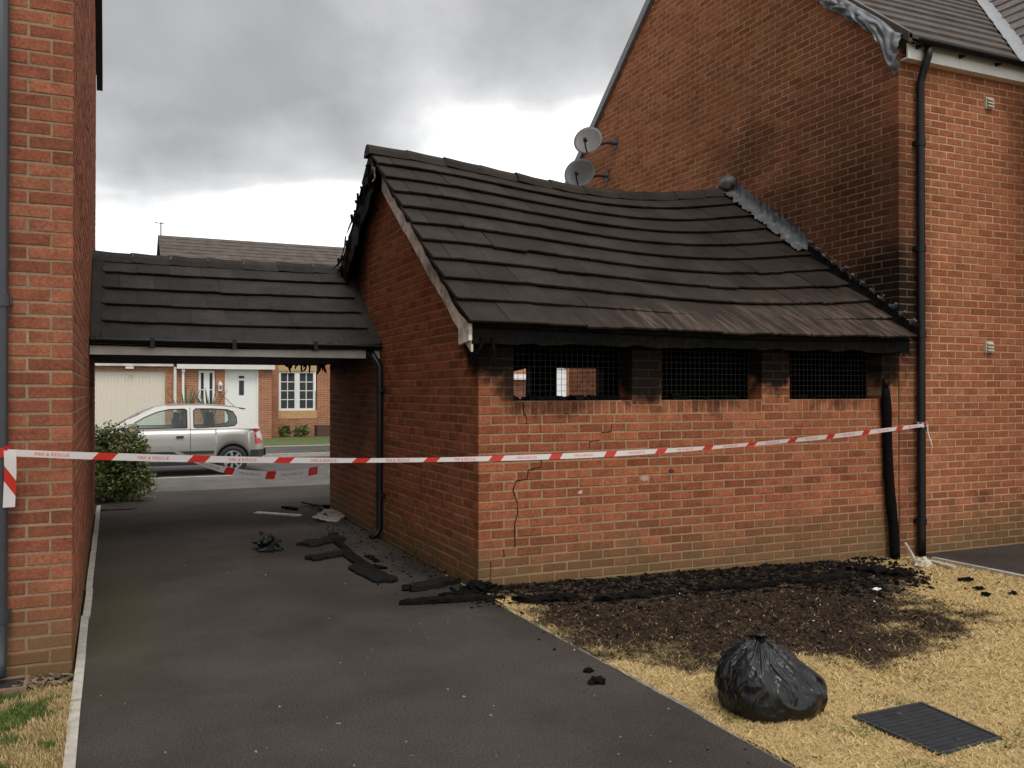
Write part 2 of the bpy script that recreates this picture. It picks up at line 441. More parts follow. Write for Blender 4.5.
soot_shade_out = [(ow(0.14, 2.08), (0.50, 0.5, 0.56), 0.985, 0.68),
            (ow(O1[0] - 0.03, 1.62), (0.22, 0.4, 0.34), 0.93, 0.3),
            (ow((O1[0]+O1[1])/2, 2.1), (1.1, 0.5, 0.62), 0.97, 0.5),
            (ow((O1[1]+O2[0])/2, 1.95), (0.42, 0.5, 0.66), 0.98, 0.7),
            (ow((O2[1]+O3[0])/2, 2.0), (0.40, 0.5, 0.58), 0.98, 0.7),
            (ow(O3[1] + 0.1, 2.0), (0.42, 0.5, 0.56), 0.97, 0.55),
            (ow((O1[0]+O1[1])/2 - .2, SILL), (0.75, 0.3, 0.16), 0.72, 0.1),
            (ow((O2[0]+O2[1])/2, SILL), (0.60, 0.3, 0.13), 0.62, 0.1),
            (ow((O3[0]+O3[1])/2, SILL), (0.60, 0.3, 0.10), 0.55, 0.1),
            ((X0, Y2 - 1.2, 3.05), (0.5, 1.05, 0.90), 0.97, 0.3),
            ((X0, Y0 + 2.6, 3.95), (0.5, 0.6, 0.50), 0.96, 0.2),
            ((X0, Y2 - 0.9, 1.95), (0.5, 1.7, 0.45), 0.8, 0.2),  # shade just below the gateway ceiling, put into the wall colour
            ((X0, Y2 - 0.9, 1.3), (0.5, 1.9, 1.1), 0.5, 0.1),  # broad shade of the covered passage painted on the gable wall
            ((X0, Y0 + 2.85, 1.2), (0.4, 0.28, 1.1), 0.6, 0.1)]
chips = [((at_y(671, 473, Y0)), (0.035, 0.1, 0.05), (0.03, 0.035, 0.04), 0.9), ((at_y(645, 478, Y0)), (0.06, 0.1, 0.03), (0.45, 0.33, 0.26), 0.75), ((at_y(580, 492, Y0)), (0.02, 0.1, 0.02), (0.55, 0.42, 0.34), 0.9)]
chips = [(tuple(c), r, col, st) for c, r, col, st in chips]
soot_right = [((X1, Y0 + 0.1, 2.5), (0.6, 1.8, 1.4), 0.97, 0.2),
              ((X1, Y0 + 0.5, 3.5), (0.6, 2.0, 1.9), 0.80, 0.05),
              ((X1, Y0 + 0.9, 4.2), (0.6, 2.2, 1.9), 0.54, 0.05),
              ((X1, Y0 + 2.2, 4.4), (0.6, 1.5, 0.9), 0.66, 0.0),
              ((X1, Y0 + 1.5, 3.6), (0.6, 1.6, 1.0), 0.72, 0.1),
              ((X1, Y0 + 1.9, 5.2), (0.6, 2.8, 2.2), 0.26, 0.0),
              ((X1 + 0.1, Y0, 1.95), (0.24, 0.4, 0.5), 0.9, 0.2),
              ((X1 + 0.22, Y0, 2.6), (0.13, 0.4, 2.2), 0.65, 0.1),
              ((X1 + 0.12, Y0, 0.7), (0.2, 0.4, 1.3), 0.45, 0.1),
              (tuple(at_y(978, 494, Y0)), (0.30, 0.4, 0.09), 0.5, 0.1)]
M_OUT = brick_mat('scorched_red_brick', tones_out, soot_shade_out, True, chips)
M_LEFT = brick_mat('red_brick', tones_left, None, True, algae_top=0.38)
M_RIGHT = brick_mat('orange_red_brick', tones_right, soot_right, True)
MO_OUT = mortar_mat('scorched_mortar', (0.30, 0.198, 0.120), soot_shade_out, True, 0.97)
MO_LEFT = mortar_mat('mortar', (0.25, 0.178, 0.115))
MO_RIGHT = mortar_mat('pale_mortar', (0.41, 0.28, 0.17), soot_right, True, 0.72)
CHAR = simple('charred_black', (0.0055, 0.005, 0.0048), 0.8, var=0.5, nscale=30, bump=0.8, bscale=45, bdist=0.01, spec=.05)
CHARW = simple('charred_timber', (0.0062, 0.0056, 0.0052), 0.75, var=0.7, nscale=18, bump=1.0, bscale=26, bdist=0.012, spec=.08)
PVCB = simple('black_plastic', (0.006, 0.006, 0.0065), 0.45, var=0.3, nscale=8, spec=.3)
PVCG = simple('dark_grey_plastic', (0.030, 0.033, 0.039), 0.42, var=0.12, nscale=6)
WHITE = simple('white_paint', (0.66, 0.64, 0.60), 0.5, var=0.08, nscale=5)
LEAD = simple('lead_sheet', (0.085, 0.087, 0.092), 0.55, metal=0.2, var=0.35, nscale=9, bump=0.3, bscale=30)
CONC = simple('concrete_edging', (0.36, 0.335, 0.29), 0.9, var=0.22, nscale=14, bump=0.4, bscale=90)
def tile_mat(name, c0, c1, patches=None, patchcol=(0.17, 0.115, 0.092), streak=True):
    m, nt, b = new_mat(name); k = NB(nt)
    c = k.mix(k.rand(), c0, c1)
    sc = k.math('MULTIPLY', k.rng(k.noise(30, 5, 0.7), 0.3, 0.7, 0.7, 1.25), k.rng(k.noise(3.2, 4, 0.6), 0.3, 0.7, 0.7, 1.3))
    c = k.vmath('SCALE', c); k.setin(c.node.inputs['Scale'], sc)
    if patches:
        mp = k.node('ShaderNodeMapping'); k.l.new(k.P(), mp.inputs[0]); mp.inputs['Scale'].default_value = (10, 1.2, 1.2); mp.inputs['Rotation'].default_value = (0, 0, 0.5)
        st = k.rng(k.noise(1.6, 4, 0.65, vec=mp.outputs[0]), 0.44, 0.66)
        c = k.mix(k.math('MULTIPLY', st, k.blobs(patches, 0.3, 2.5)), c, patchcol)
    nt.links.new(c, b.inputs['Base Color']); b.inputs['Roughness'].default_value = 0.72; b.inputs['Specular IOR Level'].default_value = 0.12 if c1[0] > .02 else 0.05
    nt.links.new(k.bump(k.noise(120, 4, 0.7), 0.5, 0.003), b.inputs['Normal'])
    return m
TILE = tile_mat('smoke_blackened_tile', (0.0205, 0.0148, 0.0113), (0.029, 0.0218, 0.0172), [((X0 + 3.6, Y0 - 0.1, 2.15), (1.9, 0.9, 0.75), 0.45, 0.3), ((X0 + 1.9, Y0 - 0.1, 2.1), (1.2, 0.45, 0.4), 0.5, 0.3)])
TILEG = tile_mat('dark_concrete_tile', (0.024, 0.0205, 0.0185), (0.038, 0.033, 0.0295))
TILER = tile_mat('brown_concrete_tile', (0.062, 0.049, 0.042), (0.074, 0.060, 0.052))

# ------------------------------------------------------------------ ground
def asphalt(name, c, specks=0.5, moss=False, soot=None):
    m, nt, b = new_mat(name); k = NB(nt)
    v = k.math('MULTIPLY', k.rng(k.noise(150, 3, 0.85), 0.34, 0.66, 0.30, 1.75), k.math('MULTIPLY', k.rng(k.noise(1.1, 6, 0.62), 0.3, 0.7, 0.72, 1.3), k.rng(k.noise(75, 3, 0.7), 0.3, 0.7, 0.7, 1.35)))
    cc = k.vmath('SCALE', k.mix(0.0, c, c)); k.setin(cc.node.inputs['Scale'], v)
    vo = k.node('ShaderNodeTexVoronoi'); k.l.new(k.P(), vo.inputs['Vector']); vo.inputs['Scale'].default_value = 70
    sp = k.math('MULTIPLY', k.math('LESS_THAN', vo.outputs['Distance'], 0.20), k.math('GREATER_THAN', k.noise(31, 2, 0.5), 0.68))
    cc = k.mix(k.math('MULTIPLY', sp, specks), cc, (0.25, 0.22, 0.19))
    if moss: cc = k.mix(k.blobs([((0.05, 6.9, 0), (0.30, 2.6, 0.5), 0.5, 0.0), ((0.02, 9.6, 0), (0.25, 2.0, 0.5), 0.4, 0.0)], 0.25, 5), cc, (0.060, 0.058, 0.020))
    if soot: cc = k.mix(k.blobs(soot, 0.25, 5), cc, (0.012, 0.011, 0.010))
    nt.links.new(cc, b.inputs['Base Color']); b.inputs['Roughness'].default_value = 0.9; b.inputs['Specular IOR Level'].default_value = 0.15
    nt.links.new(k.bump(k.noise(330, 3, 0.8), 0.7, 0.004), b.inputs['Normal'])
    return m
TAR = asphalt('driveway_asphalt', (0.046, 0.0385, 0.0338), 0.3, True, [((X0 - .1, Y0 + .6, 0), (0.35, 2.6, .5), .75, .1), ((X0 - .45, Y0 - .15, 0), (0.9, 0.55, .5), .55, .1), ((X0 - .9, Y0 + 2.6, 0), (1.0, 1.2, .5), .5, .1)])
TARR = asphalt('road_asphalt', (0.075, 0.071, 0.067), 0.3)
PAVE = asphalt('pale_footpath', (0.105, 0.099, 0.091), 0.2)
SOIL = simple('soil', (0.075, 0.055, 0.036), 0.95, var=0.4, nscale=20, bump=1.0, bscale=50, bdist=0.02)
FARG = simple('far_grass', (0.075, 0.105, 0.025), 0.9, var=0.3, nscale=6, bump=0.6, bscale=40)
def sheet(name, x0, x1, y0, y1, off, mat, nx=8, ny=8, zf=gz):
    b = MB(); b.grid(lambda u, v: (x0 + (x1 - x0) * u, y0 + (y1 - y0) * v, zf(x0 + (x1 - x0) * u, y0 + (y1 - y0) * v) + off), nx, ny)
    return struct(b.build(name, mat))
b = MB(); b.poly([(-900, -900, -0.24), (900, -900, -0.24), (900, 1500, -0.24), (-900, 1500, -0.24)]); struct(b.build('ground', FARG))
sheet('driveway', -0.135, 2.55, -5, 12.0, 0.0, TAR, 6, 30)
sheet('rear_yard', -9, 14, 12.0, 15.6, 0.0, TAR, 20, 10, lambda x, y: ROADZ * (y - 12.0) / 4.0)
sheet('footpath', -30, 40, 15.6, 18.0, 0.006, PAVE, 4, 4, lambda x, y: ROADZ)
sheet('road', -60, 60, 18.12, 23.3, -0.06, TARR, 4, 4, lambda x, y: ROADZ)
sheet('far_footpath', -60, 60, 23.42, 26.4, 0.02, TARR, 4, 4, lambda x, y: ROADZ)
sheet('far_lawn', -60, 60, 26.5, 33.0, 0.03, FARG, 4, 4, lambda x, y: ROADZ)
b = MB(); b.quad_box((-30, 18.0, -0.26), (40, 18.12, ROADZ + 0.01)); struct(b.build('kerb', CONC))
b = MB(); b.quad_box((-60, 23.3, -0.26), (60, 23.42, ROADZ + 0.035)); struct(b.build('far_kerb', CONC))
b = MB(); b.quad_box((-60, 26.4, -0.26), (60, 26.5, ROADZ + 0.045)); struct(b.build('lawn_edging', CONC))
# concrete edging beside the near house, in lengths
ek = MB()
root = thing('concrete_edging', 'pale concrete edging strip between near house wall and driveway', 'kerb', (XL + .04, 4, 0))
y = 2.2
while y < 12.2:
    L = 0.9; b = MB(); M = Matrix.Translation((XL + 0.037 + random.gauss(0, .002), y, random.uniform(-.004, .004))) @ Matrix.Rotation(random.gauss(0, .003), 4, 'Z')
    b.quad_box((-0.022, 0.003, -0.1), (0.024, L - 0.003, 0.020), M, jit=.0015); b.build('edging_length', CONC, root); y += L
DIRTC = simple('dirty_edging', (0.17, 0.15, 0.125), 0.95, var=0.5, nscale=9, bump=0.4, bscale=90)
root = thing('concrete_edging', 'thin half-buried concrete edging between driveway and straw-yellow lawn', 'kerb', (2.57, 3, 0))
y = -1.0
while y < 6.3:
    L = 0.9; b = MB(); M = Matrix.Translation((2.572 + random.gauss(0, .003), y, random.uniform(-.022, -.005))) @ Matrix.Rotation(random.gauss(0, .004), 4, 'Z')
    b.quad_box((-0.02, 0.003, -0.1), (0.006, L - 0.003, 0.008), M, jit=.003); b.build('edging_length', DIRTC, root); y += L
root = thing('concrete_edging', 'straight concrete edging between lawn and tarmac path at right house', 'kerb', (7.3, 5, 0))
y = 0.2
while y < 6.2:
    L = 0.9; b = MB(); M = Matrix.Translation((7.27 + random.gauss(0, .002), y, -.09)); b.quad_box((-0.025, 0.003, -0.1), (0.025, min(L, 6.22 - y) - 0.003, 0.02), M, jit=.0015); b.build('edging_length', CONC, root); y += L
sheet('side_path', 7.296, 16, -5, Y0, 0.0, TAR, 6, 10, lambda x, y: -0.09)

# ------------------------------------------------------------------ outhouse
OUT = thing('burnt_outhouse', 'fire-damaged red brick outhouse with sagging blackened tiled roof', 'outhouse', (X0, Y0, 0))
LF = X1 - X0
ZW = 2.08; TP = 0.70; RZ0 = Y0 + 2.6
opn = [(a, b_, SILL, 1.99) for a, b_ in (O1, O2, O3)]
opb = [(a, b_, 1.35, 2.2) for a, b_ in (O1, O2, O3)]
fr_out = [(0.005, -0.2), (LF, -0.2), (LF, ZW), (0.005, ZW)]
wf = slab(OUT, (X0, Y0, 0), (0, 1), fr_out, opn, (MO_OUT, CHAR))
gp = [(0, -0.2), (5.2, -0.2), (5.2, ZW), (2.6, ZW + 2.6 * TP), (0, ZW)]
gps = [(0, -0.2), (4.995, -0.2), (4.995, ZW + .15), (2.6, ZW + 2.6 * TP), (0, ZW)]
wg = slab(OUT, (X0, Y2, 0), (1, 0), gps, [], (MO_OUT, CHAR))
BO = Bricks(OUT, M_OUT)
BO.wall((X0, Y0, 0), (0, 1), [(0, -0.2), (LF - 0.008, -0.2), (LF - 0.008, ZW), (0, ZW)], opb, qL=0, wall_obj=wf)
BO.wall((X0, Y2, 0), (1, 0), gp, [], qR=1, wall_obj=wg, phase=-.0775)
for (a, b_) in (O1, O2, O3):
    n = round((b_ - a) / 0.075); w = (b_ - a) / n
    for i in range(n):
        BO.extra((X0, Y0, 0), (0, 1), ((a + i * w + 0.005, 1.355), (a + (i + 1) * w - 0.005, SILL - 0.002 + random.uniform(-.003, .002))), 0.205, wf)
BO.emit(lambda px, py, iv: not (iv.x > 0.5 and px < 378 and py < 362) and not (iv.y > .5 and py < 352))
# rear wall, floor
ro = [(at_y(503, 380, Y2 - .2).x - X0, at_y(531.5, 380, Y2 - .2).x - X0), (at_y(555, 380, Y2 - .2).x - X0, at_y(603, 380, Y2 - .2).x - X0), (3.25, 4.0)]
rout = [(u0, u1, 1.42, 1.87) for u0, u1 in ro]
slab(OUT, (X0 + .2, Y2 - 0.2, 0), (0, 1), [(0, -0.2), (LF - .2, -0.2), (LF - .2, ZW), (0, ZW)], [(a - .2, c - .2, d, e) for a, c, d, e in rout], (CHAR, CHAR), 'rear_wall', 0.0, 0.2)
b = MB(); b.poly([(X0 + .2, Y0 + .2, 0.02), (X1, Y0 + .2, 0.02), (X1, Y2 - .2, 0.02), (X0 + .2, Y2 - .2, 0.02)]); b.build('floor_slab', CHAR, OUT)
b = MB(); b.prism([(-(Y2-.2), 0), (-(Y0+.2), 0), (-(Y0+.2), 2.0), (-RZ0, 3.55), (-(Y2-.2), 2.0)], lambda u, w, d: (X1 - .03 + d, -u, w), 0, .015); b.build('inner_wall', CHAR, OUT)

# roof surface with the burnt-out sag
EAVE, EZ, PITCH, RZ = Y0 - 0.2, 2.04, math.atan(TP), Y0 + 2.6
LS = 2.8 / math.cos(PITCH)
def sag(x):
    t = min(1, max(0, (x - X0 + 0.1) / (X1 - X0 + 0.1)))
    return 0.195 * math.sin(math.pi * t ** 1.4) ** 1.1
def roof_pt(x, v, side=0):
    w = 0.12 + 0.88 * max(0, min(1, v / LS)) ** 0.6
    y = EAVE + v * math.cos(PITCH); z = EZ + v * math.sin(PITCH) - sag(x) * w
    if side: y = 2 * RZ - y
    return Vector((x, y, z))
def frame(f, x, v):
    p = f(x, v); tx = (f(x + .01, v) - f(x - .01, v)).normalized(); tv = (f(x, v + .01) - f(x, v - .01)); tv = (tv - tx * tv.dot(tx)).normalized()
    nz = tx.cross(tv); 
    if nz.z < 0: tx = -tx; nz = tx.cross(tv)
    return Matrix(((tx.x, tv.x, nz.x, p.x), (tx.y, tv.y, nz.y, p.y), (tx.z, tv.z, nz.z, p.z), (0, 0, 0, 1)))
_tm = {}
def tile_mesh(w, mat, length=0.40, th=0.022, lift=0.042):
    key = (round(w, 2), mat.name, length, random.randrange(6))
    if key in _tm: return _tm[key]
    b = MB(); n = 4; h = w / 2; j = lambda a: random.uniform(-a, a)
    xs = [-h + w * i / n for i in range(n + 1)]
    rows = [(0.0, -0.003, th - 0.004), (0.012, 0.0, th), (length, 0.0, th)]
    ch = [0.0 if random.random() < .8 else random.uniform(0, .012) for _ in xs]
    for (y, _, tz) in rows:
        for i, x in enumerate(xs): b.v.append((x, y + (j(.002) + ch[i] if y < .05 else 0), lift * (1 - y / length) + tz))
    o2 = len(b.v)
    for i, x in enumerate(xs): b.v.append((x, ch[i] + .002, lift))
    for i, x in enumerate(xs): b.v.append((x, length, 0.0))
    k = n + 1
    for r in range(2):
        for i in range(n): b.f.append((r*k+i, r*k+i+1, (r+1)*k+i+1, (r+1)*k+i))
    for i in range(n): b.f.append((o2+i, o2+i+1, i+1, i))
    b.f.append((o2, 0, k, 2*k, o2 + k)); b.f.append((o2 + n, o2 + k + n, 2*k+n, k+n, n))
    b.m = [0] * len(b.f); _tm[key] = b.mesh('roof_tile', mat); return _tm[key]
def tile_roof(parent, f, xa, xb, ls, courses, mat, tw=0.33, v0=-0.03, jz=0.0012, rot=0.0022, wall=False):
    g = (ls + .02) / courses
    for c in range(courses):
        v = v0 + c * g; x = xa - (tw / 2 if c % 2 else 0)
        while x < xb - 0.02:
            e0, e1 = max(x, xa), min(x + tw, xb)
            if e1 - e0 > 0.05:
                M = frame(f, (e0 + e1) / 2, v + random.gauss(0, .002)) @ Matrix.Translation((0, 0, random.gauss(0, jz))) @ Matrix.Rotation(random.gauss(0, rot), 4, 'Z') @ Matrix.Rotation(random.gauss(0, rot * .7), 4, 'Y')
                if random.random() < .05: M = M @ Matrix.Translation((0, -random.uniform(.01, .035), .004)) @ Matrix.Rotation(random.gauss(0, .03), 4, 'Z')
                link('roof_tile', tile_mesh(e1 - e0 - 0.002, mat), parent, M)
            x += tw
XA, XB = X0 - 0.17, X1 - 0.035
b = MB()
for side in (0, 1):
    b.grid(lambda u, v: roof_pt(XA + .03 + (X1 - .02 - XA - .03) * u, 0.02 + (LS - .02) * v, side) - Vector((0, 0, 0.03)), 16, 10)
RD = b.build('roof', CHAR, OUT)
tile_roof(RD, lambda x, v: roof_pt(x, v, 0), XA, XB, LS, 10, TILE)
tile_roof(RD, lambda x, v: roof_pt(x, v, 1), XA + .04, XB, LS, 10, TILEG)
# ridge caps
def ridge_caps(parent, fz, y, xa, xb, mat, L=0.44, r=0.105, joint=None):
    n = max(1, round((xb - xa) / L)); L = (xb - xa) / n
    for i in range(n):
        a, c = xa + i * L, xa + (i + 1) * L
        b = MB(); prof = [(-r*1.15, -0.055), (-r*.8, 0.012), (-r*.28, 0.058), (r*.28, 0.058), (r*.8, 0.012), (r*1.15, -0.055)]
        M0 = random.gauss(0, .004); tl = random.gauss(0, .006)
        vs = []
        for x in (a - .012, (a + c) / 2, c - .004):
            for (py, pz) in prof: b.v.append((x, y + py + M0, fz(x) + pz + .03 + tl * (x - a) + (0.012 if x < a else 0)))
        n6 = len(prof)
        for s_ in range(2):
            for q in range(n6 - 1): b.f.append((s_*n6+q, s_*n6+q+1, (s_+1)*n6+q+1, (s_+1)*n6+q))
        b.f.append(tuple(reversed(range(n6)))); b.f.append(tuple(range(2*n6, 3*n6))); b.m = [0] * len(b.f)
        b.build('ridge_tile', mat, parent)
        if joint is not None and i:
            q = MB(); q.quad_box((a - .014, y - r * .8, fz(a) + .02), (a + .010, y + r * .1, fz(a) + .090), jit=.010); q.build('mortar_bed', joint, parent)
ridge_caps(RD, lambda x: roof_pt(x, LS).z, RZ, X0 - .19, X1 - .02, TILE)
# rafters, purlin and fallen timber inside
for side in (0, 1):
    for i in range(8):
        x = X0 + 0.35 + i * 0.55; b = MB(); n = 8
        def rp(v, o): return roof_pt(x, v, side) + Vector((0, 0, -0.045 + o))
        pts = []
        b.tube([rp(LS * (0.03 + .94 * k / n), -.05 + random.gauss(0, .006)) for k in range(n + 1)], [.042 * random.uniform(.7, 1) for _ in range(n + 1)], 4)
        b.build('rafter', CHARW, RD)
b = MB(); b.tube([(X0 + .3, Y0 + 3.1, 1.62), (X0 + 1.4, Y0 + 3.3, 1.74), (X0 + 2.6, Y0 + 3.6, 1.98)], [.05, .06, .045], 5); b.build('fallen_beam', CHARW, OUT)
b = MB(); b.tube([(X0 + .62, Y0 + 2.6, 0.02), (X0 + .78, Y0 + 2.7, 1.0), (X0 + .86, Y0 + 2.75, 2.1)], [.08, .075, .06], 5); b.build('charred_post', CHARW, OUT)
b = MB(); b.tube([(X0 + .3, Y0 + 2.6, 1.74), (X0 + .95, Y0 + 2.5, 1.50)], [.018, .02], 5); b.build('charred_rail', CHARW, OUT)
# wall plate / lintel above the openings
b = MB(); b.quad_box((X0 + .02, Y0 + 0.03, 1.955), (X1 - .02, Y0 + .19, 2.075), jit=.008); b.build('lintel', CHARW, OUT)
# eaves fascia and soffit, charred
def wavy_board(name, p0, p1, drop, th, mat, parent, n=40, rag=0.012, wav=0.006, sd=0):
    b = MB(); p0, p1 = Vector(p0), Vector(p1); d = (p1 - p0); nrm = Vector((d.y, -d.x, 0)).normalized()
    for i in range(n + 1):
        t = i / n; p = p0 + d * t; q = mnoise.noise(Vector((t * 9 + sd, sd, 0))) * wav; r = mnoise.noise(Vector((t * 23 + sd, 3.1, sd))) * rag + (random.random() ** 6) * rag
        for o, z in ((q, 0), (q, -drop + r), (q - th, -drop + r), (q - th, 0)): b.v.append(tuple(p + nrm * o + Vector((0, 0, z))))
    for i in range(n):
        for k in range(4):
            m_ = (k + 1) % 4; b.f.append((i*4+k, i*4+m_, i*4+4+m_, i*4+4+k)); b.m.append(0)
    b.f.append((3, 2, 1, 0)); e = n * 4; b.f.append((e, e+1, e+2, e+3)); b.m += [0, 0]
    return b.build(name, mat, parent)
wavy_board('fascia', (X0 - .12, Y0 - 0.165, EZ + .03), (X1 - .03, Y0 - 0.165, EZ + .03), 0.165, 0.02, CHARW, OUT, 60, 0.02, 0.01, 1.3)
b = MB(); b.grid(lambda u, v: (X0 - .03 + (LF) * u, Y0 - .16 + .15 * v, 1.925 + .02 * mnoise.noise(Vector((u * 14, v * 2, 0)))), 40, 2); b.build('soffit', CHAR, OUT)
# gable barge boards
def barge(name, side, v0, v1, hh, mat, off, rag, n=30, sd=0.0, top=-0.012):
    b = MB()
    for i in range(n + 1):
        v = v0 + (v1 - v0) * i / n; p = roof_pt(X0 - .05, v, side); r = rag * mnoise.noise(Vector((v * 7 + sd, sd, 0))) + rag * .8 * random.random() ** 4
        t2 = top + rag * .4 * mnoise.noise(Vector((v * 9, sd + 4, 0)))
        for dx, dz in ((0, t2), (0, -hh + r), (.018, -hh + r), (.018, t2)): b.v.append((X0 + off + dx, p.y, p.z + dz))
    for i in range(n):
        for k in range(4):
            m_ = (k + 1) % 4; f = (i*4+k, i*4+m_, i*4+4+m_, i*4+4+k); b.f.append(f if not side else tuple(reversed(f))); b.m.append(0)
    b.f.append((3, 2, 1, 0)); e = n * 4; b.f.append((e, e+1, e+2, e+3)); b.m += [0, 0]
    return b.build(name, mat, OUT)
m, nt, bs = new_mat('scorched_white_paint'); k = NB(nt)
c = k.mix(k.rng(k.noise(7, 5, 0.7), 0.42, 0.62), (0.72, 0.66, 0.57), (0.33, 0.28, 0.23))
c = k.mix(k.blobs([((X0, Y0 + 2.3, 3.8), (.5, .7, .45), .97, .2), ((X0, Y0 + .75, 2.55), (.5, .4, .3), .6, .1)], .15, 8), c, (0.012, 0.011, 0.010))
nt.links.new(c, bs.inputs['Base Color']); bs.inputs['Roughness'].default_value = .7; SCW = m
nt.links.new(k.bump(k.noise(60, 4, .7), .5, .006), bs.inputs['Normal'])
barge('barge_board', 0, 0.05, 3.05, 0.23, SCW, -0.125, 0.015, sd=.4, top=-.035)
barge('barge_capping', 0, 0.02, LS, 0.05, CHAR, -0.150, 0.03, sd=5.4, top=0.02)
barge('charred_barge_board', 1, 0.02, LS, 0.36, CHARW, -0.135, 0.10, sd=2.2, top=0.03)
b = MB(); 
for q in ((0,),):
    pts = [(Y0 - .19, 1.925), (Y0 + .03, 1.90), (Y0 + .03, 2.15), (Y0 - .02, 2.13), (Y0 - .19, 2.05)]
    b.prism([(-y_, z_) for y_, z_ in pts], lambda u, w, d: (X0 - .155 + d, -u, w), 0, .028)
b.build('box_end', SCW, OUT, fix=True)
# melted rags hanging at the gable and the eaves corner
def rags(name, spots, mat, parent):
    for (p, L, r) in spots:
        b = MB(); p = Vector(p); n = 6; path = [p]; d = Vector((0, 0, -1))
        for i in range(n): d = (d + Vector([random.gauss(0, .18) for _ in range(3)])).normalized(); path.append(path[-1] + d * L / n)
        b.tube(path, [r * (1 - .75 * i / n) * random.uniform(.6, 1.3) for i in range(n + 1)], 5)
        b.build(name, mat, parent)
sp = []
for i in range(64):
    v = LS * random.uniform(.22, 1.0); p = roof_pt(X0 - .05, v, 1); sp.append((p + Vector((-.09 + random.uniform(-.04, .04), 0, random.uniform(-.1, .05))), random.uniform(.1, .38), random.uniform(.012, .035)))
rags('melted_felt', sp, CHAR, OUT)
b = MB(); b.prism([(-(RZ + .26), 3.68), (-(RZ - .16), 3.82), (-(RZ - .06), 4.0), (-RZ, 4.03), (-(RZ + .10), 3.97), (-(RZ + .34), 3.78)], lambda u, w, d: (X0 - .165 + d, -u, w), 0, .06); b.build('apex_block', CHARW, OUT, fix=True)
rags('melted_gutter', [((X0 + random.uniform(-.1, .06), Y0 - random.uniform(.03, .18), 1.95), random.uniform(.08, .26), random.uniform(.008, .02)) for _ in range(9)] + [((X1 - random.uniform(.08, .2), Y0 - .15, 1.95), random.uniform(.06, .2), .012) for _ in range(4)], CHAR, OUT)
rags('pale_melted_strip', [((X0 - .17, Y0 + 2.42, 3.83), .2, .012), ((X0 - .17, Y0 + 2.5, 3.88), .12, .01)], SCW, OUT)
# wire grilles
WIRE = simple('scorched_wire', (.016, .0145, .013), .7, var=.4)
for (a, b_) in (O1, O2, O3):
    b = MB(); pitch = 0.05; y = Y0 + 0.165; t = .0014
    x = X0 + a + .01
    while x < X0 + b_ - .005: b.quad_box((x - t, y - t, SILL - .01), (x + t, y + t, 1.99)); x += pitch
    z = SILL + .03
    while z < 1.98: b.quad_box((X0 + a - .01, y - 3 * t, z - t), (X0 + b_ + .01, y - t, z + t)); z += pitch
    b.build('wire_grille', WIRE, OUT)
# charred lumps on the sills
for (a, b_, n) in ((O1[0] + .18, O1[1] - .1, 26), (O1[0] + .0, O1[0] + .1, 5), (O2[0] + .2, O2[1] - .2, 6), (O3[0] + .1, O3[1] - .1, 4)):
    b = MB()
    for i in range(n):
        x = X0 + random.uniform(a, b_); s_ = random.uniform(.012, .035)
        M = Matrix.Translation((x, Y0 + random.uniform(.06, .2), SILL + s_ * .5)) @ Matrix.Rotation(random.uniform(0, 6), 4, 'Z') @ Matrix.Rotation(random.gauss(0, .5), 4, 'X')
        b.quad_box((-s_ * 1.7, -s_, -s_ * .7), (s_ * 1.7, s_, s_ * .7), M, jit=s_ * .4)
    stuff(b.build('charred_lumps', CHAR, OUT))
# crack down the brickwork
def ribbon_crack(pxs, w):
    b = MB(); pts = [at_y(x, y, Y0) for x, y in pxs]
    fine = []
    for p, q in zip(pts, pts[1:]):
        for i in range(4): fine.append(p.lerp(q, i / 4) + Vector((random.gauss(0, .002), 0, random.gauss(0, .001))))
    fine.append(pts[-1])
    for i, p in enumerate(fine):
        d = (fine[min(i+1, len(fine)-1)] - fine[max(i-1, 0)]).normalized(); s_ = Vector((-d.z, 0, d.x)) * w * random.uniform(.4, 1)
        b.v += [(p.x + s_.x, Y0 - .0035, p.z + s_.z), (p.x - s_.x, Y0 - .0035, p.z - s_.z), (p.x - s_.x, Y0 + .008, p.z - s_.z), (p.x + s_.x, Y0 + .008, p.z + s_.z)]
    for i in range(len(fine) - 1):
        for k_ in range(4):
            m_ = (k_ + 1) % 4; b.f.append((i*4+k_, i*4+m_, i*4+4+m_, i*4+4+k_)); b.m.append(0)
    b.build('crack', CHAR, OUT, fix=True)
ribbon_crack([(523, 402), (523.5, 414), (526, 416), (526.5, 424)], .004)
ribbon_crack([(540, 424.5), (540.5, 432)], .003)
ribbon_crack([(612, 424), (611, 431.5), (601, 432.5)], .003)
ribbon_crack([(600, 440), (590, 441), (589, 448)], .003)
ribbon_crack([(541, 459), (541, 467), (528, 470), (527, 479), (516, 481), (513, 491), (516.5, 501), (518, 512), (515, 522), (514.5, 534), (515, 547)], .0042)
ribbon_crack([(503.5, 549), (503.8, 557)], .004); ribbon_crack([(490.5, 561), (491, 581)], .003)
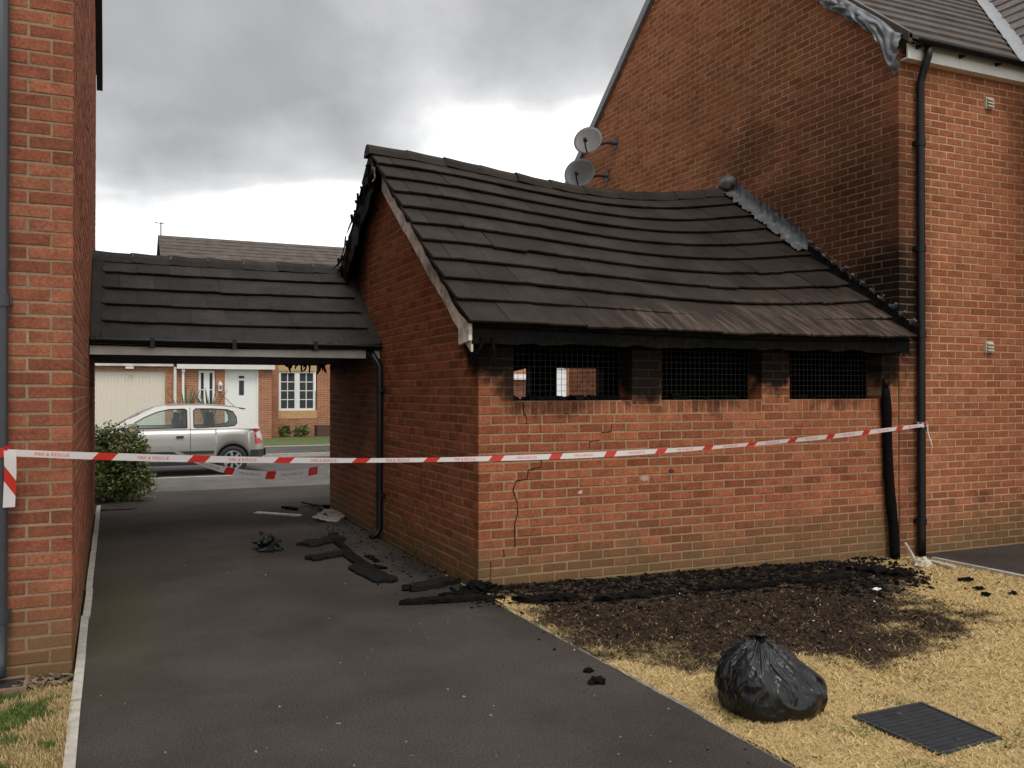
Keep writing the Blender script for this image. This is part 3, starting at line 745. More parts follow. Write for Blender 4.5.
# lead flashing against the house gable
b = MB()
def fl(u, v):
    vv = LS * (1.0 - .52 * u) + .06; p = roof_pt(X1 - .02, vv, 0); c = mnoise.noise(Vector((u * 26, v * 3, 1))) * .045 + mnoise.noise(Vector((u * 70, v * 4, 5))) * .022 + (.07 * mnoise.noise(Vector((u * 34, 8, 2))) + .03 * mnoise.noise(Vector((u * 90, 1, 2))) if v > .8 else 0)
    prof = [(-.17, .07), (-.11, .085), (-.03, .10), (-.022, .17), (-.022, .24)]
    q = prof[round(v * 4)]
    return (p.x + q[0] + c * .5 * (v < .9), p.y, p.z + q[1] + c)
b.grid(fl, 120, 4); b.build('lead_flashing', LEAD, OUT, True)
b = MB()
def fl2(u, v):
    vv = LS * (.50 - .52 * u); p = roof_pt(X1 - .02, vv, 0); prof = [(-.05, .02), (-.026, .06), (-.020, .15)]
    q = prof[round(v * 2)]; c = mnoise.noise(Vector((u * 30, v, 9))) * .02
    return (p.x + q[0], p.y, p.z + q[1] + c)
b.grid(fl2, 50, 2); b.build('gap_shade_strip', CHAR, OUT, True)  # black strip standing in for the shaded gap beside the tiles
for i in range(12):
    vv = LS * (.50 - .045 * i); p = roof_pt(X1 - .02, vv, 0); b = MB(); L = random.uniform(.06, .12); cu = random.uniform(.02, .05)
    b.grid(lambda u, v: (p.x - .01 - cu * math.sin(v * 2.4), p.y - L * u + .01 * math.sin(9 * u), p.z + .13 + .05 * v + .012 * math.sin(7 * u + i)), 5, 4)
    b.build('flashing_tongue', LEAD, OUT, True)
b = MB(); b.grid(lambda u, v: (X1 - .07 + .10 * (math.cos(u * 6.28) * math.sin(v * 3.14)) - .03, RZ - .06 + .11 * math.sin(u * 6.28) * math.sin(v * 3.14), roof_pt(X1 - .05, LS).z + .13 + .09 * math.cos(v * 3.14) * (1 + .5 * mnoise.noise(Vector((u * 7, v * 7, 3)))) + .05 * mnoise.noise(Vector((u * 5, v * 6, 0)))), 16, 10); b.build('lead_saddle', LEAD, OUT, True)

# downpipes of the outhouse
def downpipe(name, path, r, mat, parent, clips=(), wall=(0, 1)):
    b = MB(); b.tube(path, r, 12); o = b.build(name, mat, parent, True)
    for (x, y, z) in clips:
        c = MB(); c.tube([(x, y, z - .03), (x, y, z + .03)], r * 1.22, 12); c.quad_box((x - .05 if wall[1] else x, y if wall[1] else y - .05, z - .02), (x + .05 if wall[1] else x + .07, y + .07 if wall[1] else y + .05, z + .02))
        c.build('pipe_clip', mat, o)
    return o
pt = at_y(885.5, 388, Y0 - .06); pb = at_y(893.5, 560, Y0 - .06)
path = []; rr = []
for i in range(19):
    t = i / 18; p = pt.lerp(pb, t); path.append((p.x + .008 * math.sin(t * 9) + random.gauss(0, .002), p.y + .01 * math.sin(t * 5), p.z)); rr.append(.048 * random.uniform(.93, 1.06) * (0.75 if i == 0 else 1))
b = MB(); b.tube(path, rr, 10); b.tube([path[0], (path[0][0] - .03, path[0][1], path[0][2] + .10)], [.03, .012], 6); b.tube([path[0], (path[0][0] + .035, path[0][1] - .01, path[0][2] + .05)], [.02, .008], 6)
o = b.build('melted_downpipe', CHAR, OUT, True); o['label'] = 'warped charred downpipe at the right end of the wall'
PX = X0 - .055; py_ = Y0 + 2.62
downpipe('downpipe', [(X0 - .12, py_ + .12, 1.95), (X0 - .10, py_ + .08, 1.90), (PX, py_, 1.80), (PX, py_, 1.0), (PX, py_, .12), (PX - .02, py_, .05), (PX - .1, py_ - .02, .015)], .036, PVCB, OUT, [(PX, py_, 1.55), (PX, py_, .45)], (1, 0))

# ------------------------------------------------------------------ covered gateway between the houses
GY, GZ, GR, GRZ = Y0 + 2.74, 2.00, Y0 + 2.74 + 1.36, 2.95
GATE = thing('covered_gateway', 'dark tiled roof spanning the driveway between near house and outhouse', 'gateway', ((XL + X0) / 2, GR, 0))
gl = math.hypot(GR - GY, GRZ - GZ); ga = math.atan2(GRZ - GZ, GR - GY)
def gate_pt(x, v, side=0):
    y = GY + v * math.cos(ga); z = GZ + v * math.sin(ga) - .012 * math.sin((x - XL) / 2.8 * math.pi)
    return Vector((x, 2 * GR - y if side else y, z))
b = MB()
for side in (0, 1): b.grid(lambda u, v: gate_pt(XL + .004 + (X0 - XL - .008) * u, gl * v, side) - Vector((0, 0, .03)), 2, 2)
GD = b.build('roof', CHAR, GATE)
tile_roof(GD, lambda x, v: gate_pt(x, v, 0), XL + .10, X0 - .07, gl, 5, TILEG)
tile_roof(GD, lambda x, v: gate_pt(x, v, 1), XL + .10, X0 - .07, gl, 5, TILEG)
ridge_caps(GD, lambda x: gate_pt(x, gl).z, GR, XL + .005, X0 - .07, TILEG, .4, .10, DIRTC)
for (xa, xb) in ((XL + .006, XL + .125), (X0 - .10, X0 - .006)):
    b = MB()
    for side in (0, 1): b.grid(lambda u, v: gate_pt(xa + (xb - xa) * u, -.03 + (gl + .02) * v, side) + Vector((0, 0, .058 + .012 * mnoise.noise(Vector((u * 2, v * 8, xa))))), 3, 14)
    b.build('abutment_flashing', TILEG, GATE, True)
def gutter(name, p0, p1, r, mat, parent, segs=24):
    b = MB(); p0, p1 = Vector(p0), Vector(p1); d = (p1 - p0).normalized(); s_ = Vector((d.y, -d.x, 0)); n = 8
    for i in range(segs + 1):
        p = p0.lerp(p1, i / segs) + Vector((0, 0, .004 * mnoise.noise(Vector((i * .7, 0, 0)))))
        for rr_ in (r, r - .004):
            for k_ in range(n + 1):
                g = math.pi + math.pi * k_ / n; b.v.append(tuple(p + s_ * (math.cos(g) * rr_) + Vector((0, 0, math.sin(g) * rr_))))
    w = 2 * (n + 1)
    for i in range(segs):
        for k_ in range(n):
            a = i * w + k_; b.f.append((a, a + 1, a + w + 1, a + w)); a += n + 1; b.f.append((a + 1, a, a + w, a + w + 1))
        b.f.append((i*w, i*w + w, i*w + w + n + 1, i*w + n + 1)); b.f.append((i*w + n, i*w + 2*n + 1, i*w + w + 2*n + 1, i*w + w + n))
    b.m = [0] * len(b.f); return b.build(name, mat, parent, True)
gutter('gutter', (XL + .01, GY - .025, GZ + .035), (X0 - .01, GY - .025, GZ + .025), .055, PVCB, GATE)
for x in (.35, 1.1, 1.9):
    b = MB(); b.quad_box((x - .02, GY - .085, GZ - .045), (x + .02, GY + .03, GZ + .045)); b.build('gutter_bracket', PVCB, GATE)
FASC = simple('grimy_white_fascia', (0.62, 0.58, 0.53), .55, var=.2, nscale=4)
b = MB(); b.quad_box((XL + .004, GY + .04, 1.885), (X0 - .16, GY + .06, 2.0)); b.build('fascia', FASC, GATE)
b = MB(); b.quad_box((X0 - .09, GY + .04, 1.885), (X0 - .006, GY + .06, 2.0)); b.build('fascia', FASC, GATE)
b = MB(); b.quad_box((X0 - .16, GY + .03, 1.88), (X0 - .09, GY + .062, 2.0)); b.build('fascia_joint', PVCB, GATE)
b = MB(); b.quad_box((XL + .004, 2 * GR - GY - .06, 1.875), (X0 - .006, 2 * GR - GY - .04, 2.0)); b.build('rear_fascia', CHARW, GATE)
b = MB(); b.quad_box((XL + .004, GY + .062, 1.885), (X0 - .006, 2 * GR - GY - .062, 1.90)); b.build('ceiling', CHARW, GATE)
rags('burnt_drips', [((at_y(random.uniform(284, 326), 368, 2 * GR - GY - .05).x, 2 * GR - GY - .05, 1.885), random.uniform(.05, .19), random.uniform(.010, .022)) for _ in range(13)], CHAR, GATE)

# ------------------------------------------------------------------ near house at the left edge
NEAR = thing('near_house', 'red brick house wall with grey downpipe at the left edge', 'house', (XL, YL, 0))
NLEN = 7.0; NE = 5.75
fo = [(0, -0.25), (4.49, -0.25), (4.49, NE), (0, NE)]
wn = slab(NEAR, (XL - 4.49, YL, 0), (0, 1), [(0, -0.25), (4.4865, -0.25), (4.4865, NE), (0, NE)], [], (MO_LEFT, MO_LEFT))
so = [(0, -0.25), (NLEN, -0.25), (NLEN, NE), (NLEN / 2, NE + NLEN / 2 * .8), (0, NE)]
ws = slab(NEAR, (XL, YL, 0), (-1, 0), [(.205, -0.25), (NLEN, -0.25), (NLEN, NE), (NLEN / 2, NE + NLEN / 2 * .8), (.205, NE)], [], (MO_LEFT, MO_LEFT))
BN = Bricks(NEAR, M_LEFT)
BN.wall((XL - 4.49, YL, 0), (0, 1), fo, [], qR=0, wall_obj=wn, z0=-0.15)
BN.wall((XL, YL, 0), (-1, 0), so, [], qL=1, wall_obj=ws, z0=-0.15)
BN.emit()
def house_roof(root, x0, x1, yf, yr, ze, zr, mat, over=.15, gauge=.30, name='roof'):
    """two slopes built as stepped courses of tiles"""
    ym = (yf + yr) / 2; b = MB()
    for side in (0, 1):
        ys, ye = (yf - .22, ym) if side == 0 else (yr + .22, ym)
        sl = (zr - ze) / abs((yf if side == 0 else yr) - ym); z0 = ze - .22 * sl
        L = math.hypot(ym - (yf - .22), zr - z0); n = int(L / gauge)
        for i in range(n):
            t0, t1 = i / n, (i + 1.12) / n
            P = lambda t, o: (ys + (ye - ys) * min(t, 1), z0 + (zr - z0) * min(t, 1) + o)
            a, c = P(t0, .05), P(t1, .02); d = P(t0, .022)
            s_ = 1 if side == 0 else -1
            q = [(x0 - over, *a), (x1 + over, *a), (x1 + over, *c), (x0 - over, *c)]; b.poly(q if side == 0 else q[::-1])
            q = [(x0 - over, *d), (x1 + over, *d), (x1 + over, *a), (x0 - over, *a)]; b.poly(q if side == 0 else q[::-1])
        q = [(x0 - over, ys, z0 - .01), (x1 + over, ys, z0 - .01), (x1 + over, ye, zr - .01), (x0 - over, ye, zr - .01)]; b.poly(q[::-1] if side == 0 else q)
    return b.build(name, mat, root)
house_roof(NEAR, XL - 5.5, XL - .08, YL, YL + NLEN, NE + .05, NE + NLEN / 2 * .8 + .05, TILER)
BROWN = simple('dark_stained_board', (0.020, 0.017, 0.016), .6, var=.3)
for (ya, yb) in ((YL - .22, YL + NLEN / 2), (YL + NLEN + .22, YL + NLEN / 2)):
    b = MB(); za, zb = NE - .22 * .8 + .06, NE + NLEN / 2 * .8 + .06
    for y, z in ((ya, za), (yb, zb)):
        for dx, dz in ((.004, 0), (.075, 0), (.075, -.22), (.004, -.22)): b.v.append((XL + dx, y, z + dz))
    b.f = [(0,1,2,3), (7,6,5,4)] + [(i, 4+i, 4+(i+1)%4, (i+1)%4) for i in range(4)]; b.m = [0]*6; b.build('barge_board', BROWN, NEAR, fix=True)
lp = at_y(0.5, 450, YL - .058)
LPX = lp.x
o = downpipe('downpipe', [(LPX, YL - .058, 5.5), (LPX, YL - .058, 3), (LPX, YL - .058, 1.9), (LPX, YL - .058, .4), (LPX, YL - .058, .22), (LPX, YL - .085, .13), (LPX, YL - .12, .06)], .036, PVCG, NEAR, [(LPX, YL - .058, 2.02), (LPX, YL - .058, 4.2), (LPX, YL - .058, .36)])
# gully with dark grid beside the pipe foot
GULLY = thing('drain_gully', 'black drain cover with brown rim at foot of grey downpipe', 'drain', (LPX, YL - .15, 0))
g0 = at_ground(33, 672); 
RIM = simple('brown_rim', (0.20, 0.12, 0.08), .8, var=.2); BLKG = simple('black_grid', (0.018, 0.018, 0.019), .55, var=.3)
gx1, gy1, gx0, gy0 = XL - .20, YL - .03, XL - .56, YL - .25
b = MB()
for lo, hi in (((gx0, gy0, -.02), (gx1, gy0 + .018, .035)), ((gx0, gy1 - .018, -.02), (gx1, gy1, .035)), ((gx1 - .018, gy0 + .018, -.02), (gx1, gy1 - .018, .035)), ((gx0, gy0 + .018, -.02), (gx0 + .018, gy1 - .018, .035))): b.quad_box(lo, hi)
b.build('rim', RIM, GULLY)
b = MB(); b.quad_box((gx0 + .018, gy0 + .018, -.02), (gx1 - .018, gy1 - .018, .026)); b.build('cover', BLKG, GULLY)
b = MB(); b.quad_box((gx0 + .10, gy0 + .07, .027), (gx0 + .115, gy0 + .074, .045)); b.quad_box((gx0 + .2, gy0 + .07, .027), (gx0 + .22, gy0 + .08, .032)); b.build('chip', WHITE, GULLY)

# ------------------------------------------------------------------ house on the right
HOUSE = thing('right_house', 'tall red brick house with soot-stained gable above the outhouse', 'house', (X1, Y0, 0))
YR = Y0 - 0.014; HD = 6.97; HE = 4.93; HP = .83
gq = [(0, -0.25), (HD, -0.25), (HD, HE), (HD / 2, HE + .06 + HD / 2 * HP), (0, HE + .06)]
wgab = slab(HOUSE, (X1, YR + HD, 0), (1, 0), [(0, -0.25), (HD - .205, -0.25), (HD - .205, HE + .17), (HD / 2, HE + HD / 2 * HP), (0, HE)], [], (MO_RIGHT, MO_RIGHT))
fq = [(0, -0.25), (6.0, -0.25), (6.0, HE), (0, HE)]
wfr = slab(HOUSE, (X1, YR, 0), (0, 1), [(.005, -0.25), (6.0, -0.25), (6.0, HE), (.005, HE)], [], (MO_RIGHT, MO_RIGHT))
BR = Bricks(HOUSE, M_RIGHT)
def hidden(u, z):
    y = YR + HD - u
    return Y0 + .3 < y < Y2 - .2 and z < 2.0 + (2.6 - abs(y - RZ)) * TP - .35
BR.wall((X1, YR + HD, 0), (1, 0), gq, [], qR=1, wall_obj=wgab, skip=hidden, phase=-.1075)
BR.wall((X1, YR, 0), (0, 1), fq, [], qL=0, wall_obj=wfr)
BR.emit(lambda px, py, iv: not (iv.x > .5 and py > 335) and not (iv.x > .5 and py > 187 + (px - 728) * .87))
# front slope as stepped courses, up to the valley of the front wing
ZR = HE + HD / 2 * HP
va = at_y(1024, 61, YR); 
def hroof():
    b = MB(); YM = YR + HD / 2; n = 15
    ys, z0 = YR - .15, HE - .15 * HP + .16
    zr = ZR + .16
    for i in range(n):
        t0, t1 = i / n, (i + 1.1) / n
        for side in (0, 1):
            def P(t, o):
                t = min(t, 1); y = ys + (YM - ys) * t
                return (y if side == 0 else 2 * YM - y, z0 + (zr - z0) * t + o)
            a, c, d = P(t0, .055), P(t1, .022), P(t0, .012)
            xl, xr = X1 - .02, X1 + 7
            q = [(xl, *a), (xr, *a), (xr, *c), (xl, *c)]; b.poly(q if side == 0 else q[::-1])
            q = [(xl, *d), (xr, *d), (xr, *a), (xl, *a)]; b.poly(q if side == 0 else q[::-1])
    q = [(X1 + .01, ys, z0 - .02), (X1 + 7, ys, z0 - .02), (X1 + 7, YM, zr - .02), (X1 + .01, YM, zr - .02)]; b.poly(q[::-1])
    q = [(X1 + .01, 2 * YM - ys, z0 - .02), (X1 + 7, 2 * YM - ys, z0 - .02), (X1 + 7, YM, zr - .02), (X1 + .01, YM, zr - .02)]; b.poly(q)
    return b.build('roof', TILER, HOUSE)
HR = hroof()
# verge, eaves, gutter, pipe
YM = YR + HD / 2
def ray(px, py): 
    d = Vector((SN, CS, 0)) + Vector((CS, -SN, 0)) * ((px - CX) / F) + Vector((0, 0, -(py - HZ) / F)); return d
def on_roof(px, py, dz=.16):
    d = ray(px, py); s_ = (HE + dz - HP * YR - CAMH) / (d.z - HP * d.y); return Vector((0, 0, CAMH)) + d * s_
def verge(name, ya, za, yb, zb, mat, xo, hh, th):
    b = MB()
    for y, z in ((ya, za), (yb, zb)):
        for dx, dz in ((-xo, .05), (-xo, -hh), (-xo + th, -hh), (-xo + th, .05)): b.v.append((X1 + dx, y, z + dz))
    b.f = [(0,1,2,3), (7,6,5,4)] + [(i, 4+i, 4+(i+1)%4, (i+1)%4) for i in range(4)]; b.m = [0]*6; return b.build(name, mat, HOUSE, fix=True)
GREYB = simple('grey_verge_trim', (0.17, 0.175, 0.185), .5, var=.15)
verge('rear_verge', YR + HD + .2, HE - .2 * HP + .15, YM, ZR + .15, GREYB, .05, .10, .06)
verge('front_verge', YR - .15, HE - .15 * HP + .18, YM, ZR + .18, TILER, .03, .05, .05)
# crumpled grey membrane hanging over the front verge
b = MB(); NU, NV = 170, 20
def memb(u, v):
    t = -.02 + 3.0 * u
    y = YR - .06 + t; z = HE + .19 + (y - YR) * HP
    drop = (.26 + .07 * mnoise.noise(Vector((u * 11, 0, 3))) + (.34 * math.exp(-((t - .06) / .11) ** 2))) 
    fold = .075 * (abs(math.sin(u * 38 + 5 * mnoise.noise(Vector((u * 9, v * 2, 0))) + v * 2)) ** 1.5) * (.2 + v) + .05 * abs(mnoise.noise(Vector((u * 30, v * 4, 7))))
    out = -.035 - abs(fold) * .8 - .03 * math.sin(v * 3.0)
    if v < .15: out = -.02 + .10 * (.15 - v) / .15
    return (X1 + out, y + .02 * mnoise.noise(Vector((u * 33, v * 4, 2))) * v, z + .03 - drop * v * .8)
b.grid(memb, NU, NV); m = simple('grey_roofing_membrane', (0.12, 0.125, 0.14), .42, var=.25, nscale=14)
o = b.build('torn_membrane', m, HOUSE, True); o['label'] = 'torn grey roofing membrane hanging over the verge'
# fascia, gutter, brackets
b = MB(); b.quad_box((X1 + .02, YR - .10, HE - .13), (X1 + 1.9, YR - .08, HE + .02)); b.build('fascia', WHITE, HOUSE)
b = MB(); b.quad_box((X1 + .02, YR - .08, HE - .13), (X1 + 1.9, YR - .004, HE - .11)); b.build('soffit', WHITE, HOUSE)
gutter('gutter', (X1 + .03, YR - .17, HE + .045), (X1 + 1.9, YR - .17, HE + .035), .058, PVCB, HOUSE)
for x in (X1 + .12, X1 + .72, X1 + 1.25):
    b = MB(); b.prism([(0, 0), (.06, .0), (.09, .06), (0, .06)], lambda u, w, d: (x + d, YR - .10 - u, HE - .03 + w), 0, .02); b.build('gutter_bracket', PVCB, HOUSE, fix=True)
rp = at_y(921, 300, YR - .055); RPX = rp.x
downpipe('downpipe', [(RPX, YR - .16, HE - .02), (RPX, YR - .15, HE - .10), (RPX, YR - .10, HE - .22), (RPX, YR - .058, HE - .34), (RPX, YR - .058, 4), (RPX, YR - .058, 2), (RPX, YR - .058, .1), (RPX, YR - .058, -.09)], .040, PVCB, HOUSE, [(RPX, YR - .058, z) for z in (4.0, 2.95, 2.1, 1.2, .25)])
# vents
CREAM = simple('cream_plastic', (0.44, 0.41, 0.31), .5, var=.08)
for (px, py) in ((989, 103), (988, 347)):
    p = at_y(px, py, YR); b = MB(); b.quad_box((p.x - .055, YR - .022, p.z - .06), (p.x + .055, YR + .01, p.z + .06))
    v = b.build('wall_vent', CREAM, HOUSE)
    for i in range(3):
        q = MB(); z = p.z - .034 + i * .034; q.prism([(0, 0), (.022, -.012), (.022, -.004), (0, .016)], lambda u, w, d: (p.x - .045 + d, YR - .022 - u, z + w), 0, .09); q.build('louvre', CREAM, v, fix=True)
# front wing: valley, stepped slope facing left, side wall
V0, V1 = on_roof(980, 0), on_roof(1024, 60)
vd = (V0 - V1) / (V0.z - V1.z)
def vp(z): return V1 + vd * (z - V1.z)
b = MB(); n = 14; za, zb = HE - .05, ZR + .16
wing_dir = 1.0
for i in range(n):
    z1, z2 = za + (zb - za) * i / n, za + (zb - za) * (i + 1.08) / n
    p, q = vp(z1), vp(min(z2, zb)); 
    xq = p.x + (z2 - z1) / .83
    yf = YR - 1.6
    b.poly([(p.x, p.y, z1 + .05), (p.x, yf, z1 + .05), (xq, yf, z2 + .02), (xq, q.y + (0 if z2 < zb else 0), z2 + .02)][::-1])
    b.poly([(p.x, p.y, z1 + .05), (p.x, yf, z1 + .05), (p.x, yf, z1 - .01), (p.x, p.y, z1 - .01)])
m_ = tile_mat('pale_brown_tile', (0.115, 0.095, 0.088), (0.135, 0.113, 0.104))
b.build('wing_roof', m_, HOUSE)
b = MB()
def val(u, v):
    z = za - .05 + (zb - za) * u; p = vp(z); s_ = (v - .5) * .17
    return (p.x + s_ * .8, p.y - s_ * .5, z + .075 + .045 * abs(v - .5) + .02 * mnoise.noise(Vector((u * 30, v * 4, 1))))
b.grid(val, 50, 4); b.build('valley_lead', GREYB, HOUSE, True)
wx = vp(HE - .1).x
b = MB(); b.quad_box((wx + .55, YR - 1.5, -.2), (wx + 3, YR - .004, HE - .12)); b.build('wing_wall', M_RIGHT, HOUSE)

# ------------------------------------------------------------------ satellite dishes
DISH = simple('grey_dish', (0.12, 0.117, 0.115), .55, var=.12); DARKM = simple('dark_metal', (0.035, 0.034, 0.036), .5, metal=.3, var=.2)
def dish(px, py, wpx, label):
    c = at_x(px, py, X1 - .42); rad = wpx / 2 / F * (c.x * SN + c.y * CS)
    t = thing('satellite_dish', label, 'satellite dish', c, 'satellite dishes on the gable')
    aim = Vector((-.62, -.72, .33)).normalized(); side = aim.cross(Vector((0, 0, 1))).normalized(); up = side.cross(aim)
    b = MB(); nr, na = 6, 28
    for face in (0, 1):
        for i in range(nr + 1):
            r = rad * i / nr
            for k_ in range(na):
                g = 2 * math.pi * k_ / na; dep = .16 * rad * (i / nr) ** 2 * 1.0 - (.006 if face else 0)
                b.v.append(tuple(c + side * (math.cos(g) * r) + up * (math.sin(g) * r * 1.08) + aim * dep))
    w = (nr + 1) * na
    for i in range(nr):
        for k_ in range(na):
            q = (k_ + 1) % na; a = i * na
            b.f.append((a + k_, a + q, a + na + q, a + na + k_)); b.f.append((w + a + q, w + a + k_, w + a + na + k_, w + a + na + q))
    for k_ in range(na):
        q = (k_ + 1) % na; a = nr * na; b.f.append((a + k_, a + q, w + a + q, w + a + k_))
    b.m = [0] * len(b.f); b.build('reflector', DISH, t, True)
    foot = c - up * rad * .95 ; lnb = c + aim * rad * 1.25 - up * rad * .55
    b = MB(); b.tube([foot - aim * .02, (foot + lnb) / 2 - up * .04, lnb], .012, 6); arm = b.build('feed_arm', DARKM, t)
    b = MB(); b.tube([lnb - aim * .02, lnb - aim * -.01 - aim * .09], [.028, .034], 10); b.build('receiver', DARKM, t)
    wp = Vector((X1, c.y - .12, c.z - .02))
    b = MB(); b.tube([c - aim * .02, c - aim * .12, wp + Vector((-.16, 0, 0)), wp], .022, 8); b.build('mounting_arm', DARKM, t)
    b = MB(); b.quad_box((X1 - .012, wp.y - .05, wp.z - .08), (X1 - .002, wp.y + .05, wp.z + .08)); b.build('wall_plate', DARKM, t)
dish(588.5, 141, 29, 'upper round grey satellite dish on the brick gable edge')
dish(580, 174, 31, 'lower grey satellite dish just above the outhouse ridge')

# ------------------------------------------------------------------ houses across the road
def brick_tex(name, c1, c2, mortar):
    m, nt, b = new_mat(name); k = NB(nt)
    sp = k.node('ShaderNodeSeparateXYZ'); k.l.new(k.P(), sp.inputs[0]); cb = k.node('ShaderNodeCombineXYZ'); k.l.new(k.math('ADD', sp.outputs[0], sp.outputs[1]), cb.inputs[0]); k.l.new(sp.outputs[2], cb.inputs[1])
    bt = k.node('ShaderNodeTexBrick'); k.l.new(cb.outputs[0], bt.inputs['Vector']); bt.inputs['Scale'].default_value = 1.0
    bt.inputs['Brick Width'].default_value = .225; bt.inputs['Row Height'].default_value = .075; bt.inputs['Mortar Size'].default_value = .006; bt.inputs['Color1'].default_value = (*c1, 1); bt.inputs['Color2'].default_value = (*c2, 1); bt.inputs['Mortar'].default_value = (*mortar, 1)
    v = k.rng(k.noise(1.5, 4, .6), .3, .7, .85, 1.15); c = k.vmath('SCALE', bt.outputs['Color']); k.setin(c.node.inputs['Scale'], v)
    nt.links.new(c, b.inputs['Base Color']); b.inputs['Roughness'].default_value = .9; return m
FBR = brick_tex('far_brick', (0.38, 0.15, 0.075), (0.28, 0.10, 0.055), (0.42, 0.31, 0.21))
BUFF = simple('buff_stone', (0.50, 0.32, 0.15), .85, var=.12, nscale=9)
GWHITE = simple('garage_white', (0.66, 0.60, 0.52), .5, var=.04)
UPVC = simple('white_upvc', (0.78, 0.78, 0.77), .35, var=.03)
m, nt, bs = new_mat('window_glass'); bs.inputs['Base Color'].default_value = (.05, .06, .065, 1); bs.inputs['Roughness'].default_value = .06; bs.inputs['Specular IOR Level'].default_value = .8; GLASS = m
FY, FYB = 31.0, 32.2
FAR = thing('far_house', 'brick house across the road with white garage, door and grid windows', 'house', (at_y(240, 437, FY).x, FY, ROADZ))
ax = lambda px, Y=FY: at_y(px, 390, Y).x
azf = lambda px, py, Y=FY: at_y(px, py, Y).z
gl0, gl1, bk = ax(60), ax(175), ax(272)
def boxp(name, lo, hi, mat, parent, **kw): b = MB(); b.quad_box(lo, hi); return b.build(name, mat, parent)
ztop = azf(230, 366.5); ZG = azf(130, 361.5); G0 = -.16
gd0, gd1 = ax(70), ax(164.5); gtop = azf(130, 371.5)
# garage block wall pieces around the door
boxp('garage_wall', (gl0 - 2, FY, G0), (gd0 - .02, FY + .25, ZG), FBR, FAR)
boxp('garage_wall', (gd1 + .02, FY, G0), (gl1, FY + .25, ZG), FBR, FAR)
boxp('garage_wall', (gd0 - .02, FY, gtop + .02), (gd1 + .02, FY + .25, ZG), FBR, FAR)
gd = boxp('garage_door', (gd0, FY + .09, G0), (gd1, FY + .12, gtop), GWHITE, FAR)
n = 26
for i in range(n):
    x = gd0 + .05 + (gd1 - gd0 - .1) * (i + .5) / n; w = (gd1 - gd0) / n * .36
    b = MB(); b.prism([(-w, 0), (-w * .55, .018), (w * .55, .018), (w, 0)], lambda u, d, h: (x + u, FY + .09 - d, G0 + .05 + h), 0, gtop - G0 - .18); b.build('door_rib', GWHITE, gd, fix=True)
for lo, hi in (((gd0 - .02, FY + .05, gtop), (gd1 + .02, FY + .12, gtop + .02)), ((gd1, FY + .03, G0), (gd1 + .02, FY + .12, gtop))): boxp('door_frame', lo, hi, GWHITE, FAR)
boxp('garage_light', (ax(125.5), FY - .14, azf(130, 368.8)), (ax(133.5), FY - .002, azf(130, 365.6)), WHITE, FAR)
# fascias
boxp('fascia', (gl0 - 2, FY - .16, azf(130, 366)), (ax(173), FY - .14, azf(130, 361)), FASC, FAR)
boxp('fascia', (ax(176.5), FY - .20, azf(220, 369.2)), (ax(274), FY - .18, azf(220, 364)), WHITE, FAR)
boxp('canopy_soffit', (ax(176.5), FY - .18, azf(220, 369.2) + .003), (ax(274), FY, azf(220, 369.2) + .02), WHITE, FAR)
# door block wall with openings
wB = [(gl1 + .002, ax(198)), (ax(215.5), ax(225)), (ax(258.5), bk)]
for a, c in wB: boxp('wall', (a, FY + .002, G0), (c, FY + .25, ztop), FBR, FAR)
boxp('wall', (ax(198) + .002, FY + .002, G0), (ax(215.5) - .002, FY + .25, azf(206, 409)), FBR, FAR)
boxp('wall', (bk - .25, FY + .25, G0), (bk - .002, FYB - .002, ztop), FBR, FAR)
# pipes
for px, r, mt in ((175, .05, WHITE), (183, .04, UPVC)):
    b = MB(); b.tube([(ax(px), FY - .06, G0), (ax(px), FY - .06, azf(180, 367))], r, 8); b.build('downpipe', mt, FAR)
boxp('pipe_hopper', (ax(181.5), FY - .13, azf(183, 372)), (ax(184.8), FY - .003, azf(183, 366.5)), UPVC, FAR)
def window(x0, x1, z0, z1, Y, cols, rows, sashes):
    w = boxp('window', (x0, Y + .10, z0), (x1, Y + .12, z1), GLASS, FAR); t = .075
    for lo, hi in (((x0, Y + .04, z0), (x1, Y + .10, z0 + t)), ((x0, Y + .04, z1 - t), (x1, Y + .10, z1)), ((x0, Y + .04, z0 + t), (x0 + t, Y + .10, z1 - t)), ((x1 - t, Y + .04, z0 + t), (x1, Y + .10, z1 - t))): boxp('frame', lo, hi, UPVC, w)
    sw = (x1 - x0 - 2 * t) / sashes
    for s_ in range(sashes):
        a, c = x0 + t + s_ * sw, x0 + t + (s_ + 1) * sw
        if s_: boxp('mullion', (a - .09, Y + .045, z0 + t), (a + .09, Y + .10, z1 - t), UPVC, w)
        a2, c2 = (a + (.09 if s_ else 0), c - (.09 if s_ < sashes - 1 else 0))
        for i in range(1, cols): x = a2 + (c2 - a2) * i / cols; boxp('glazing_bar', (x - .014, Y + .085, z0 + t), (x + .014, Y + .0995, z1 - t), UPVC, w)
        for i in range(1, rows): z = z0 + t + (z1 - z0 - 2 * t) * i / rows; boxp('glazing_bar', (a2, Y + .083, z - .014), (c2, Y + .0985, z + .014), UPVC, w)
    return w
window(ax(198.5), ax(215), azf(206, 409), azf(206, 370.5), FY, 1, 2, 2)
d = boxp('front_door', (ax(226.5), FY + .08, G0), (ax(257), FY + .13, azf(240, 370.5)), UPVC, FAR)
boxp('door_glass', (ax(239.3), FY + .066, azf(241, 395)), (ax(244.2), FY + .079, azf(241, 380.5)), GLASS, d)
boxp('number_plate', (ax(239), FY + .068, azf(241, 378.3)), (ax(244.4), FY + .079, azf(241, 375.8)), DARKM, d)
